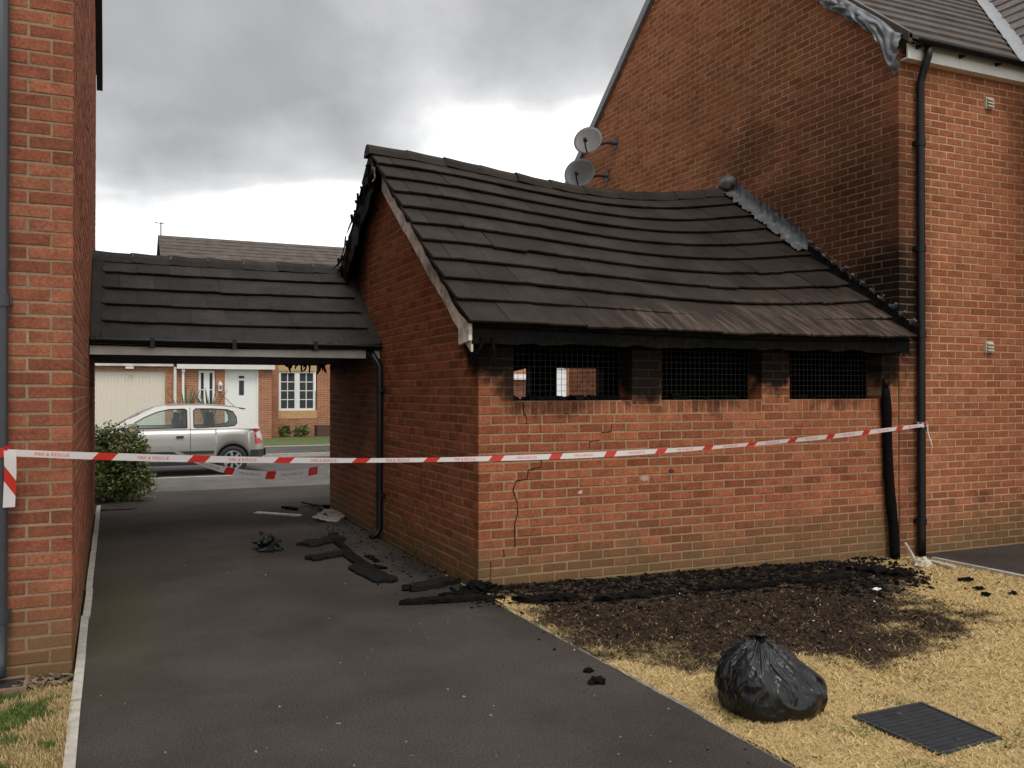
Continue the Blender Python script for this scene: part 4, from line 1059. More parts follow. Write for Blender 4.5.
for lo, hi in (((ax(225), FY + .02, G0), (ax(226.5), FY + .13, ztop)), ((ax(257), FY + .02, G0), (ax(258.5), FY + .13, ztop)), ((ax(226.5), FY + .02, azf(240, 370.5)), (ax(257), FY + .13, ztop))): boxp('door_frame', lo, hi, UPVC, FAR)
lx = ax(220); lz = azf(220, 387)
b = MB(); b.quad_box((lx - .055, FY - .13, lz - .13), (lx + .055, FY - .02, lz + .08)); b.prism([(-.08, 0), (.08, 0), (0, .12)], lambda u, w, dd: (lx + u, FY - .15 + dd, lz + .08 + w), 0, .14); b.build('wall_lantern', UPVC, FAR)
boxp('lantern_glass', (lx - .035, FY - .134, lz - .08), (lx + .035, FY - .1305, lz + .04), GLASS, FAR)
# main block
bx = lambda px: at_y(px, 390, FYB).x; bz = lambda px, py: at_y(px, py, FYB).z
hx0 = at_y(161, 240, FYB + 3.5).x; hx1 = hx0 + 13
w0, w1, zz0, zz1 = bx(279), bx(315.5), bz(297, 410.5), bz(297, 371)
s0, zs0, zl1 = bx(278), bz(297, 418.5), bz(297, 362)
FEZ = 5.2
boxp('wall', (hx0, FYB, G0), (w0 - .02, FYB + .25, FEZ), FBR, FAR)
boxp('wall', (bx(317), FYB, G0), (hx1, FYB + .25, FEZ), FBR, FAR)
boxp('wall', (w0 - .02, FYB, G0), (bx(317), FYB + .25, zs0), FBR, FAR)
boxp('wall', (w0 - .02, FYB, zl1), (bx(317), FYB + .25, FEZ), FBR, FAR)
boxp('sill_panel', (w0 - .018, FYB - .01, zs0), (bx(317) - .002, FYB + .2, zz0), BUFF, FAR)
boxp('lintel', (w0 - .018, FYB - .01, zz1), (bx(317) - .002, FYB + .2, zl1), BUFF, FAR)
window(w0, w1, zz0, zz1, FYB, 2, 4, 2)
b = MB(); b.prism([(FYB + .26, G0), (FYB + 7, G0), (FYB + 7, FEZ), (FYB + 3.5, 7.3), (FYB + .26, FEZ)], lambda u, w, dd: (hx0 + dd, u, w), 0, .25); b.build('gable_wall', FBR, FAR, fix=True)
RIDGEZ = at_y(250, 241.5, FYB + 3.5).z
TILEF = tile_mat('far_brown_tile', (0.085, 0.070, 0.060), (0.10, 0.083, 0.072))
house_roof(FAR, hx0, hx1, FYB, FYB + 7, FEZ + .1, RIDGEZ, TILEF, .12, .33)
b = MB(); q = []
for (y, z) in ((FY - .25, ZG + .06), (FYB, ZG + .75)): q += [(gl0 - 2, y, z), (bk + .1, y, z)]
b.poly([q[0], q[1], q[3], q[2]]); b.build('canopy_roof', TILEF, FAR)
# aerial on the far roof
ap = at_y(160.5, 252, FYB + 3.5)
AER = thing('television_aerial', 'thin television aerial pole at the end of the far roof ridge', 'aerial', ap)
b = MB(); b.tube([ap, (ap.x, ap.y, at_y(160, 222, FYB + 3.5).z)], .022, 6); b.build('mast', DARKM, AER)
zt = at_y(160, 222, FYB + 3.5).z; b = MB(); b.tube([(ap.x - .22, ap.y, zt - .03), (ap.x + .12, ap.y - .1, zt - .06)], .016, 6); b.tube([(ap.x - .16, ap.y - .14, zt - .035), (ap.x - .16, ap.y + .14, zt - .035)], .01, 5); b.build('antenna', DARKM, AER)
# second house, seen only through the outhouse openings
NY = 27.0; nx = lambda px: at_y(px, 390, NY).x; nz = lambda py: at_y(560, py, NY).z
NB2 = thing('far_house', 'brick house glimpsed through the burnt outhouse windows', 'house', (nx(570), NY, ROADZ))
boxp('wall', (nx(470), NY, G0), (nx(553), NY + .25, 5), FBR, NB2)
boxp('wall', (nx(567.5), NY, G0), (nx(680), NY + .25, 5), FBR, NB2)
boxp('wall', (nx(553) + .002, NY, 2.3), (nx(567.5) - .002, NY + .25, 5), FBR, NB2)
d = boxp('front_door', (nx(553), NY + .06, G0), (nx(567.5), NY + .1, 2.29), UPVC, NB2)
boxp('canopy', (nx(508), NY - .5, nz(380)), (nx(529), NY - .004, nz(375)), UPVC, NB2)
b = MB(); b.tube([(nx(573), NY - .05, G0), (nx(573), NY - .05, 5)], .04, 8); b.build('downpipe', UPVC, NB2)
house_roof(NB2, nx(470), nx(680), NY, NY + 7, 5.05, 7.4, TILEF, .1, .33)
# fence rail seen through the first opening
FN = thing('garden_fence', 'dark timber fence panel seen through the first burnt opening', 'fence', (nx(518), 20, ROADZ))
for i in range(4):
    z = .2 + i * .28; boxp('fence_rail', (at_y(470, 390, 20).x, 20, z), (at_y(532, 390, 20).x, 20.03, z + .22), simple('fence_board', (.09, .06, .04), .9) if i == 0 else bpy.data.materials['fence_board'], FN)
boxp('fence_post', (at_y(525, 390, 20).x, 19.95, -.15), (at_y(527.5, 390, 20).x, 19.998, 1.6), bpy.data.materials['fence_board'], FN)

# ------------------------------------------------------------------ parked car
CARX, CARY, CARZ = at_y(265.5, 450, 19.0).x, 19.0, ROADZ - .06
CAR = thing('parked_car', 'silver three-door hatchback parked across the gateway opening', 'car', (CARX - 1.9, CARY + .82, CARZ))
m, nt, bs = new_mat('silver_car_paint'); bs.inputs['Base Color'].default_value = (.44, .425, .395, 1); bs.inputs['Metallic'].default_value = .55; bs.inputs['Roughness'].default_value = .33; bs.inputs['Coat Weight'].default_value = .5; PAINT = m
m, nt, bs = new_mat('car_glass'); k = NB(nt); tr = k.node('ShaderNodeBsdfTransparent'); tr.inputs[0].default_value = (.80, .90, .87, 1); gs = k.node('ShaderNodeBsdfGlossy'); gs.inputs['Roughness'].default_value = .03; mxs = k.node('ShaderNodeMixShader'); fr = k.node('ShaderNodeFresnel'); fr.inputs[0].default_value = 1.7
nt.links.new(fr.outputs[0], mxs.inputs[0]); nt.links.new(tr.outputs[0], mxs.inputs[1]); nt.links.new(gs.outputs[0], mxs.inputs[2]); nt.links.new(mxs.outputs[0], nt.nodes['Material Output'].inputs[0]); CGL = m
RUB = simple('black_trim', (.022, .022, .024), .55, var=.1); TYRE = simple('tyre_rubber', (.018, .018, .019), .8, var=.2); ALU = simple('alloy_rim', (.42, .42, .43), .35, metal=.6, var=.05); INT = simple('car_interior', (.05, .05, .055), .8)
m, nt, bs = new_mat('red_lens'); bs.inputs['Base Color'].default_value = (.42, .02, .025, 1); bs.inputs['Roughness'].default_value = .2; REDL = m
cp = lambda x, y, z: (CARX - x, CARY + .82 - y, CARZ + z)       # y>0 is the side facing the gateway
def ip(x, t):
    for (a, b_), (c, d) in zip(t, t[1:]):
        if x <= c: return b_ + (d - b_) * (x - a) / (c - a)
    return t[-1][1]
ZT = [(0, .60), (.03, .78), (.09, .92), (.2, .945), (2.6, .94), (2.95, .955), (3.2, .905), (3.45, .83), (3.65, .71), (3.77, .52)]
WT = [(0, .60), (.05, .68), (.15, .755), (.4, .80), (.8, .82), (3.0, .82), (3.4, .775), (3.65, .68), (3.77, .54)]
def zbot(x):
    z = .22 if .15 < x < 3.6 else .22 + .14 * (max(0, .15 - x) / .15 + max(0, x - 3.6) / .17)
    for c in (.64, 3.10):
        if abs(x - c) < .335: z = max(z, .29 + math.sqrt(.335 ** 2 - (x - c) ** 2))
    return z
xs = sorted(set([round(3.77 * i / 75, 4) for i in range(76)] + [.305, .3051, .9749, .975, 2.765, 2.7651, 3.4349, 3.435]))
prof = [(0, .93), (.12, .975), (.35, 1.0), (.62, .995), (.85, .975), (1.0, .92)]
b = MB(); rows = []
for x in xs:
    w, zt_, zb_ = ip(x, WT), ip(x, ZT), zbot(x); zb0 = min(zb_, zt_ - .05); row = []
    for s_ in (1, -1):
        pr = prof if s_ == 1 else prof[::-1]
        if s_ == -1: row.append(cp(x, 0, zt_ + .02))
        for f_, ww in pr: row.append(cp(x, s_ * w * ww, zb0 + (zt_ - zb0) * f_ if True else 0))
    rows.append(row)
k_ = len(rows[0])
for r in rows: b.v += r
for i in range(len(rows) - 1):
    for j in range(k_ - 1): b.f.append((i*k_+j, i*k_+j+1, (i+1)*k_+j+1, (i+1)*k_+j))
b.f.append(tuple(range(k_))); b.f.append(tuple(reversed(range((len(rows)-1)*k_, len(rows)*k_)))); b.m = [0]*len(b.f)
body = b.build('body', PAINT, CAR, True, fix=True)
hw = lambda z: .765 - (z - .93) * .34
outl = [(.10, .93), (.16, 1.03), (.27, 1.18), (.40, 1.30), (.52, 1.355), (.8, 1.392), (1.2, 1.415), (1.55, 1.415), (1.9, 1.402), (2.15, 1.36), (2.42, 1.245), (2.72, 1.085), (2.96, .95)]
wr = [(.61, 1.00), (.56, 1.05), (.57, 1.17), (.63, 1.28), (.74, 1.325), (1.05, 1.345), (1.36, 1.347), (1.40, 1.315), (1.40, .975), (1.34, .965), (.75, .985)]
wfz = [(1.53, .965), (1.53, 1.315), (1.57, 1.345), (1.86, 1.338), (2.09, 1.285), (2.33, 1.18), (2.58, 1.03), (2.66, .965)]
for s_ in (1, -1):
    polys = [[Vector((x, z, 0)) for x, z in pl] for pl in (outl, wr, wfz)]
    flat = [p for pl in polys for p in pl]; b = MB(); b.v = [cp(p.x, s_ * hw(p.y), p.y) for p in flat]
    for t in tessellate_polygon(polys): b.f.append(tuple(t)); b.m.append(0)
    b.build('side_frame', PAINT, CAR, fix=False)
    for pl, nm in ((wr, 'rear_side_window'), (wfz, 'door_window')):
        b = MB(); b.poly([cp(x, s_ * (hw(z) - .012), z) for x, z in pl]); b.build(nm, CGL, CAR)
        b = MB(); b.tube([cp(x, s_ * (hw(z) + .001), z) for x, z in pl + pl[:1]], .011, 5, cap=False); b.build('window_seal', RUB, CAR)
def across(name, pts, mat, th=.0):
    b = MB(); b.grid(lambda u, v: cp(pts[round(u * (len(pts) - 1))][0], hw(pts[round(u * (len(pts) - 1))][1]) * (1 - 2 * v), pts[round(u * (len(pts) - 1))][1] + .03 * math.sin(v * math.pi)), len(pts) - 1, 10); return b.build(name, mat, CAR, True)
across('roof_panel', outl[3:11], PAINT); across('windscreen', outl[9:], CGL); across('rear_window', outl[1:5], CGL); across('tailgate', outl[0:2], PAINT)
b = MB(); b.quad_box(cp(3.6, -.62, .24), cp(.1, .62, .62)); b.build('underbody', RUB, CAR)
for x in (1.2, 1.85):
    for y in (.36, -.36):
        b = MB(); b.quad_box(cp(x + .25, y - .22, .5), cp(x - .18, y + .22, .68)); b.quad_box(cp(x - .10, y - .21, .66), cp(x - .22, y + .21, 1.12)); b.quad_box(cp(x - .13, y - .11, 1.12), cp(x - .2, y + .11, 1.26)); b.build('seat', INT, CAR)
b = MB(); b.quad_box(cp(2.75, -.68, .80), cp(2.4, .68, .96)); b.build('dashboard', INT, CAR)
for xc in (.64, 3.10):
    for s_ in (1, -1):
        yo = s_ * .80; C = Vector(cp(xc, yo, .29)); sy = -s_
        def ring(prof_, name, mat, parent):
            b = MB(); n = 28
            for r, d in prof_:
                for q in range(n): g = 2 * math.pi * q / n; b.v.append((C.x + r * math.cos(g), C.y + sy * d, C.z + r * math.sin(g)))
            for i in range(len(prof_) - 1):
                for q in range(n): w = (q + 1) % n; b.f.append((i*n+q, i*n+w, (i+1)*n+w, (i+1)*n+q)); b.m.append(0)
            return b.build(name, mat, parent, True, fix=True)
        wl = ring([(.19, -.165), (.275, -.16), (.29, -.13), (.29, -.03), (.275, -.002), (.235, .004), (.19, -.012)], 'wheel', TYRE, CAR)
        ring([(.195, -.02), (.19, -.008), (.172, -.018), (.165, -.05)], 'rim', ALU, wl); ring([(.168, -.055), (.0001, -.055)], 'hub_back', RUB, wl); ring([(.05, -.02), (.04, -.008), (.0001, -.006)], 'hub_cap', ALU, wl)
        for q in range(7):
            g = 2 * math.pi * q / 7; u_ = Vector((math.cos(g), 0, math.sin(g))); v_ = Vector((-math.sin(g), 0, math.cos(g))); b = MB()
            for r, h in ((.04, .018), (.175, .026)):
                for a, d in ((-h, -.014), (h, -.014), (h, -.04), (-h, -.04)): b.v.append(tuple(C + u_ * r + v_ * a + Vector((0, sy * d, 0))))
            b.f = [(i, (i+1) % 4, 4 + (i+1) % 4, 4 + i) for i in range(4)] + [(0,1,2,3), (7,6,5,4)]; b.m = [0]*6; b.build('spoke', ALU, wl, fix=True)
def strip(name, pts, z0, z1, out, mat, s_=1):
    b = MB()
    for x in pts:
        w = ip(x, WT); y0 = s_ * (w * .985); y1 = s_ * (w + out)
        for y, z in ((y0, z0), (y1, z0 + .01), (y1, z1 - .01), (y0, z1)): b.v.append(cp(x, y, z))
    for i in range(len(pts) - 1):
        for j in range(3): b.f.append((i*4+j, i*4+j+1, i*4+5+j, i*4+4+j)); b.m.append(0)
    return b.build(name, mat, CAR, fix=True)
strip('side_moulding', [1.02, 1.5, 2.0, 2.5, 2.74], .44, .505, .022, RUB); strip('sill_trim', [.98, 1.5, 2.0, 2.74], .215, .30, .006, RUB)
strip('rear_bumper', [0.005, .06, .15, .25, .30], .35, .50, .025, RUB)
b = MB(); b.grid(lambda u, v: cp(-.035, (1 - 2 * v) * .62, .35 + .15 * u), 2, 8); b.build('bumper_strip', RUB, CAR)
b = MB(); b.prism([(1.60, .77), (1.74, .77), (1.74, .805), (1.60, .81)], lambda u, w, d: cp(u, .80 + d, w), .0, .035); b.build('door_handle', RUB, CAR, fix=True)
b = MB(); b.tube([cp(1.47, .815, .34), cp(1.47, .823, .6), cp(1.47, .80, .88), cp(1.47, hw(1.0) + .001, 1.0), cp(1.47, hw(1.37) + .001, 1.37)], .005, 4); b.build('door_seam', RUB, CAR)
for s_ in (1, -1):
    b = MB()
    b.grid(lambda u, v: cp(.03 + .16 * v * (1 - .25 * u) + .09 * u, s_ * (ip(.03 + .16 * v + .05 * u, WT) * (1.004 - .07 * u) + .008), .62 + .38 * u), 6, 4); b.build('tail_light', REDL, CAR, True)
b = MB(); b.tube([cp(.52, .1, 1.36), cp(.78, .12, 1.62)], .006, 5); b.build('radio_aerial', RUB, CAR)
b = MB(); b.prism([(.37, 1.325), (.50, 1.350), (.54, 1.368), (.36, 1.348)], lambda u, w, d: cp(u, -.5 + d, w), 0, 1.0); b.build('spoiler', RUB, CAR, fix=True)
b = MB(); b.quad_box(cp(2.60, .78, .95), cp(2.46, .92, 1.07)); b.build('door_mirror', PAINT, CAR)

# ------------------------------------------------------------------ lawn: dry, burnt next to the wall
def pip(x, y, P):
    c = False; n = len(P)
    for i in range(n):
        (x1, y1), (x2, y2) = P[i], P[(i + 1) % n]
        if (y1 > y) != (y2 > y) and x < (x2 - x1) * (y - y1) / (y2 - y1) + x1: c = not c
    return c
def sdist(x, y, P):
    d = 1e9; n = len(P)
    for i in range(n):
        (x1, y1), (x2, y2) = P[i], P[(i + 1) % n]; dx, dy = x2 - x1, y2 - y1
        t = max(0, min(1, ((x - x1) * dx + (y - y1) * dy) / (dx * dx + dy * dy + 1e-9))); d = min(d, math.hypot(x - x1 - t * dx, y - y1 - t * dy))
    return d if pip(x, y, P) else -d
BP = [(p.x, p.y) for p in (at_ground(*q) for q in ((484, 604), (530, 638), (600, 658), (665, 668), (720, 672), (770, 674), (820, 668), (860, 674), (905, 678), (935, 660), (1000, 636), (1018, 622), (962, 606), (945, 590), (915, 574)))] + [(X1 + .12, Y0 + 1.6), (X0 - 1.0, Y0 + 1.6), (X0 - 1.0, Y0 - .5)]
DB = [(p.x, p.y) for p in (at_ground(*q) for q in ((490, 602), (560, 606), (640, 603), (720, 598), (800, 590), (850, 600), (930, 590), (925, 572)))] + [(X1 + .08, Y0 + 1.2), (X0 - .6, Y0 + 1.2), (X0 - .6, Y0 - .3)]
def burn(x, y):
    n1 = mnoise.noise(Vector((x * 2.3, y * 2.3, 4.2))) * .16 + mnoise.noise(Vector((x * 7, y * 7, 1.2))) * .10 + mnoise.noise(Vector((x * 19, y * 19, 7.7))) * .06
    pt = max(0, mnoise.noise(Vector((x * 1.5 + 3, y * 2.6, 8.8))) - .02) * .85 + max(0, mnoise.noise(Vector((x * 5, y * 9, 2.8))) - .1) * .45
    return max(0.0, min(1.0, (sdist(x, y, BP) + 2.1 * n1 + .05) / .70 - 1.15 * pt * (1 - dense(x, y)) * min(1, max(0, (x - 3.0)))))
def dense(x, y):
    n1 = mnoise.noise(Vector((x * 4, y * 4, 9))) * .10
    return max(0.0, min(1.0, (sdist(x, y, DB) + n1 + .05) / .22))
def lump(x, y): return .012 * mnoise.noise(Vector((x * 1.7, y * 1.7, 0))) + .006 * mnoise.noise(Vector((x * 6, y * 6, 3)))
LX0, LX1, LY0, LY1 = 2.579, 7.245, 0.4, Y0 + .02
nx_, ny_ = 116, 150
b = MB(); b.grid(lambda u, v: (LX0 + (LX1 - LX0) * u, LY0 + (LY1 - LY0) * v, gz(LX0 + (LX1 - LX0) * u, LY0 + (LY1 - LY0) * v) - .006 + lump(LX0 + (LX1 - LX0) * u, LY0 + (LY1 - LY0) * v) + .02 * dense(LX0 + (LX1 - LX0) * u, LY0 + (LY1 - LY0) * v)), nx_, ny_)
me = b.mesh('lawn', bpy.data.materials['soil'], True)
at = me.attributes.new('burn', 'FLOAT', 'POINT'); at.data.foreach_set('value', [burn(v.co.x, v.co.y) for v in me.vertices])
m, nt, bs = new_mat('dry_lawn'); k = NB(nt)
an = k.node('ShaderNodeAttribute', attribute_name='burn')
straw = k.ramp(k.noise(26, 5, .7), [(.28, (.34, .235, .095)), (.5, (.45, .325, .145)), (.72, (.54, .41, .20))])
straw = k.mix(k.rng(k.noise(1.4, 4, .6), .5, .72, 0, .45), straw, (.32, .215, .08))
bf = k.rng(k.math('ADD', an.outputs['Fac'], k.math('MULTIPLY', k.math('SUBTRACT', k.noise(40, 4, .7), .5), .9)), .10, .60, 0, 1)
brown = k.ramp(k.noise(20, 5, .75), [(.32, (.010, .0085, .007)), (.5, (.030, .020, .013)), (.68, (.13, .082, .042))])
c = k.mix(bf, straw, brown); nt.links.new(c, bs.inputs['Base Color']); bs.inputs['Roughness'].default_value = .95; bs.inputs['Specular IOR Level'].default_value = .15
nt.links.new(k.bump(k.noise(90, 5, .75), .9, .012), bs.inputs['Normal'])
me.materials.clear(); me.materials.append(m); struct(link('lawn', me))
m2, nt, bs = new_mat('left_lawn'); k = NB(nt)
c = k.mix(k.rng(k.noise(5, 4, .6), .42, .6), (.06, .085, .02), (.30, .22, .09)); nt.links.new(c, bs.inputs['Base Color']); bs.inputs['Roughness'].default_value = .95
nt.links.new(k.bump(k.noise(90, 5, .75), .9, .012), bs.inputs['Normal'])
sheet('left_lawn', -5, XL + .012, -3, YL - .12, -.004, m2, 12, 30)
sheet('soil_strip', -5, XL + .012, YL - .12, YL + .1, -.008, SOIL, 6, 3)
sheet('shrub_bed', -7, .30, 12.75, 15.0, .012, TAR, 12, 6)
def blades(name, n, region, colf, hf, wf=.0019, seed=3, mat=None, dens=None):
    r = np.random.default_rng(seed); x0, x1, y0, y1 = region
    V = []; C = []; cnt = 0
    while cnt < n:
        x = r.uniform(x0, x1); y = r.uniform(y0, y1)
        q = proj((x, y, gz(x, y)))
        if q is None or not (-40 < q[0] < 1064 and q[1] < 800): continue
        if r.random() > min(1.0, (4.2 / q[2]) ** 1.4): continue
        if dens and r.random() > dens(x, y): continue
        col = colf(x, y, r)
        if col is None: cnt += .3; continue
        h, lean = hf(x, y, r); g = r.uniform(0, 2 * math.pi); w = wf * r.uniform(.6, 1.4) * max(1, q[2] / 4)
        z = gz(x, y) + lump(x, y) - .008; a = r.uniform(0, 2 * math.pi); lx, ly = math.cos(a) * lean * h, math.sin(a) * lean * h
        dx, dy = math.cos(g) * w, math.sin(g) * w; hz = h * math.sqrt(max(.05, 1 - lean * lean))
        V += [(x - dx, y - dy, z), (x + dx, y + dy, z), (x + lx * .45 + dx * .8, y + ly * .45 + dy * .8, z + hz * .62), (x + lx * .45 - dx * .8, y + ly * .45 - dy * .8, z + hz * .62), (x + lx, y + ly, z + hz)]
        C += [col] * 5; cnt += 1
    N = len(V) // 5; me = bpy.data.meshes.new(name)
    Fs = [];
    for i in range(N): o = i * 5; Fs += [(o, o + 1, o + 2, o + 3), (o + 3, o + 2, o + 4)]
    me.from_pydata(V, [], Fs); ca = me.color_attributes.new('tint', 'FLOAT_COLOR', 'POINT')
    ca.data.foreach_set('color', np.array([(c[0], c[1], c[2], 1) for c in C], dtype=np.float32).ravel())
    me.materials.append(mat); return stuff(link(name, me))
m, nt, bs = new_mat('grass_blade'); k = NB(nt); an = k.node('ShaderNodeAttribute', attribute_name='tint'); nt.links.new(an.outputs['Color'], bs.inputs['Base Color']); bs.inputs['Roughness'].default_value = .8; bs.inputs['Specular IOR Level'].default_value = .2
BLADE = m
straws = [(.52, .39, .19), (.48, .355, .165), (.44, .315, .14), (.56, .43, .22), (.40, .285, .125)]
def rc(x, y, r):
    q = burn(x, y) + r.normal(0, .10)
    if dense(x, y) > .5 and r.random() < .8: return None
    if q > .18: c = np.array((.036, .022, .013)) * r.uniform(.3, 1.5) if r.random() < .45 + .5 * min(1, q * 1.2) else np.array(straws[r.integers(5)]) * r.uniform(.3, .75)
    else:
        c = np.array(straws[r.integers(5)]) * r.uniform(.8, 1.2)
        gn = mnoise.noise(Vector((x * 3.1, y * 3.1, 5)))
        if gn > .38 and y < 3.6 and r.random() < .6: c = np.array((.11, .12, .035)) * r.uniform(.7, 1.3)
    return tuple(c)
MH = [(p.x, p.y) for p in (at_ground(*q) for q in ((851, 716), (920, 702), (1001, 738), (940, 755)))]
def keep(x, y): return 0.0 if sdist(x, y, MH) > -.004 else 1.0
o = blades('dry_grass', 80000, (LX0 - .022, LX1, 2.2, Y0 - .05), rc, lambda x, y, r: (r.uniform(.016, .048) * (1.0 if x < LX0 + .03 else 1), r.uniform(.80, .99)), mat=BLADE, dens=keep)
o['label'] = 'straw-coloured dry grass of the lawn in front of the outhouse'; o['category'] = 'grass'
def lc(x, y, r):
    n1 = mnoise.noise(Vector((x * 4.5, y * 4.5, 2))) + .35 * mnoise.noise(Vector((x * 14, y * 14, 2))) + max(0, (x + .42)) * 2.2
    return tuple(np.array((.085, .12, .028)) * r.uniform(.6, 1.5)) if n1 < .12 else tuple(np.array(straws[r.integers(5)]) * r.uniform(.6, 1.0))
o = blades('patchy_grass', 13000, (-1.3, XL + .02, 2.6, YL - .2), lc, lambda x, y, r: (r.uniform(.02, .05), r.uniform(.2, .75)), seed=5, mat=BLADE)
o['label'] = 'patchy green and yellow grass at the bottom left corner'; o['category'] = 'grass'

# ------------------------------------------------------------------ charred debris
CHAR2 = simple('ash_grey_char', (0.010, 0.0094, 0.009), .75, spec=.1, var=.6, nscale=40, bump=.8, bscale=60)
DEBR = tile_mat('char_debris', (0.003, 0.0028, 0.0026), (0.014, 0.0125, 0.011))
b = MB(); cnt = 0; r = random.Random(11)
def shard(b, x, y, s_, z=None):
    M = Matrix.Translation((x, y, (gz(x, y) + lump(x, y) + s_ * .2) if z is None else z)) @ Matrix.Rotation(r.uniform(0, 6.28), 4, 'Z') @ Matrix.Rotation(r.gauss(0, .35), 4, 'X') @ Matrix.Rotation(r.gauss(0, .35), 4, 'Y')
    l_, w_, h_ = s_ * r.uniform(.8, 2.4), s_ * r.uniform(.5, 1.1), s_ * r.uniform(.2, .6)
    b.quad_box((-l_, -w_, -h_), (l_, w_, h_), M, jit=s_ * .25)
while cnt < 8500:
    x, y = r.uniform(X0 - .25, X1 + .3), r.uniform(4.3, Y0 - .01)
    d = dense(x, y) * .95 + burn(x, y) * .07 + .003
    if r.random() > d: continue
    s_ = r.choice((.002, .003, .004, .005, .007, .012)) * r.uniform(.7, 1.5) * (1 if dense(x, y) > .2 else .75)
    shard(b, x, y, s_, gz(x, y) + lump(x, y) + r.uniform(.0, .022) * dense(x, y) + .002); cnt += 1
for _ in range(380):       # scatter on the drive by the gable
    x = X0 - abs(r.gauss(0, .28)); y = r.uniform(Y0 - .7, Y0 + 4.0)
    if x > X0 - .02 and y > Y0 - .02: continue
    shard(b, x, y, r.uniform(.002, .008), .003)
o = stuff(b.build('charred_debris', DEBR)); o['label'] = 'black charred fragments strewn along the foot of the outhouse wall'; o['category'] = 'debris'
b = MB()
for _ in range(90):
    p = at_ground(r.uniform(90, 760), r.uniform(500, 765))
    if not (-.1 < p.x < 2.5): continue
    s_ = r.uniform(.0015, .0042); M = Matrix.Translation((p.x, p.y, .003)) @ Matrix.Rotation(r.uniform(0, 6), 4, 'Z'); b.quad_box((-s_ * 1.5, -s_, -.002), (s_ * 1.5, s_, s_ * .6), M, jit=s_ * .3)
GRIT = tile_mat('grit', (.03, .028, .026), (.34, .30, .25))
o = stuff(b.build('grit', GRIT)); o['label'] = 'small stones and crumbs scattered over the driveway'; o['category'] = 'grit'
b = MB()
for _ in range(45):
    p = at_ground(r.uniform(700, 1020), r.uniform(600, 765)); shard(b, p.x, p.y, r.uniform(.002, .006))
for _ in range(40):
    p = at_ground(r.uniform(560, 960), r.uniform(570, 660)); 
o = stuff(b.build('ash_flakes', CHAR)); o['label'] = 'black ash flakes lying on the straw-coloured lawn'; o['category'] = 'ash'
b = MB()
for _ in range(55):
    p = at_ground(r.uniform(520, 900), r.uniform(570, 655)); shard(b, p.x, p.y, r.uniform(.002, .0045), gz(p.x, p.y) + .03)
o = stuff(b.build('pale_crumbs', simple('pale_crumb', (.42, .38, .33), .9))); o['label'] = 'tiny pale crumbs dotting the burnt ground'; o['category'] = 'debris'

def slabby(name, label, cat, pts, width, th, mat, group=None, bend=0.0, jag=.02, lift=0.0, tilt=0.0, n=14, roundness=0.0):
    """board, tile or strip lying on the ground along the pixel path pts; built round its own axis"""
    P = [at_ground(*q) for q in pts]; c = sum(P, Vector()) / len(P); b = MB(); L = sum((P[i + 1] - P[i]).length for i in range(len(P) - 1)); rows = []
    def along(t):
        t *= L
        for i in range(len(P) - 1):
            l_ = (P[i + 1] - P[i]).length
            if t <= l_ + 1e-6: return P[i].lerp(P[i + 1], t / l_), (P[i + 1] - P[i]).normalized()
            t -= l_
        return P[-1], (P[-1] - P[-2]).normalized()
    m_ = 6; sd = r.uniform(0, 99); jag = jag * 1.5; roundness = roundness * .35; th = th * .8
    for i in range(n + 1):
        t = i / n; p, d = along(t); s_ = Vector((-d.y, d.x, 0)); ends = min(1, min(t, 1 - t) * 14 + .82)
        ring = []
        for j in range(m_ + 1):
            v = (j / m_ - .5); e = jag * mnoise.noise(Vector((t * 6, v * 3, sd))); cr = roundness * math.cos(v * math.pi) * width
            ring.append(p + s_ * (v * width * ends + e) + d * (jag * 2.2 * mnoise.noise(Vector((v * 5, 0, sd + 5))) * (1 if min(t, 1 - t) < .12 else .3)) + Vector((0, 0, lift + tilt * v * width + abs(tilt) * width * .5 + bend * math.sin(t * math.pi) + cr + .5 * jag * mnoise.noise(Vector((t * 9, v * 6, sd))))))
        rows.append(ring)
    k2 = m_ + 1
    for top in (1, 0):
        for ring in rows:
            for q in ring: b.v.append((q.x, q.y, q.z + (th if top else 0)))
    N = (n + 1) * k2
    for i in range(n):
        for j in range(m_):
            a = i * k2 + j; b.f.append((a, a + k2, a + k2 + 1, a + 1)); b.f.append((N + a, N + a + 1, N + a + k2 + 1, N + a + k2))
    for i in range(n):
        for j in (0, m_): a = i * k2 + j; b.f.append((a, N + a, N + a + k2, a + k2))
    for j in range(m_):
        for i in (0, n): a = i * k2 + j; b.f.append((a, a + 1, N + a + 1, N + a))
    b.m = [0] * len(b.f); o = b.build(name, mat, fix=True); tag(o, label, cat, group); return o
GDB = 'burnt roof debris on the driveway'
WDUST = simple('dusty_white_board', (.62, .57, .50), .7, var=.25, nscale=20)
slabby('white_board', 'narrow white board lying flat on the driveway under the gateway', 'board', ((256, 513), (301, 516)), .10, .02, WDUST, jag=.006)
slabby('broken_board', 'broken pale board with a charred edge against the gable wall', 'board', ((324, 522), (338, 513)), .30, .015, simple('grey_white_board', (.40, .37, .33), .7, var=.5, nscale=14), jag=.02, tilt=.15)
slabby('charred_strip', 'thin charred strip lying over the broken pale board', 'debris', ((303, 505), (318, 509), (326, 519)), .05, .02, CHAR, GDB, jag=.02, lift=.03)
slabby('charred_strip', 'short charred strip just above the white board', 'debris', ((284, 508), (297, 510)), .08, .03, CHAR, GDB, jag=.02)
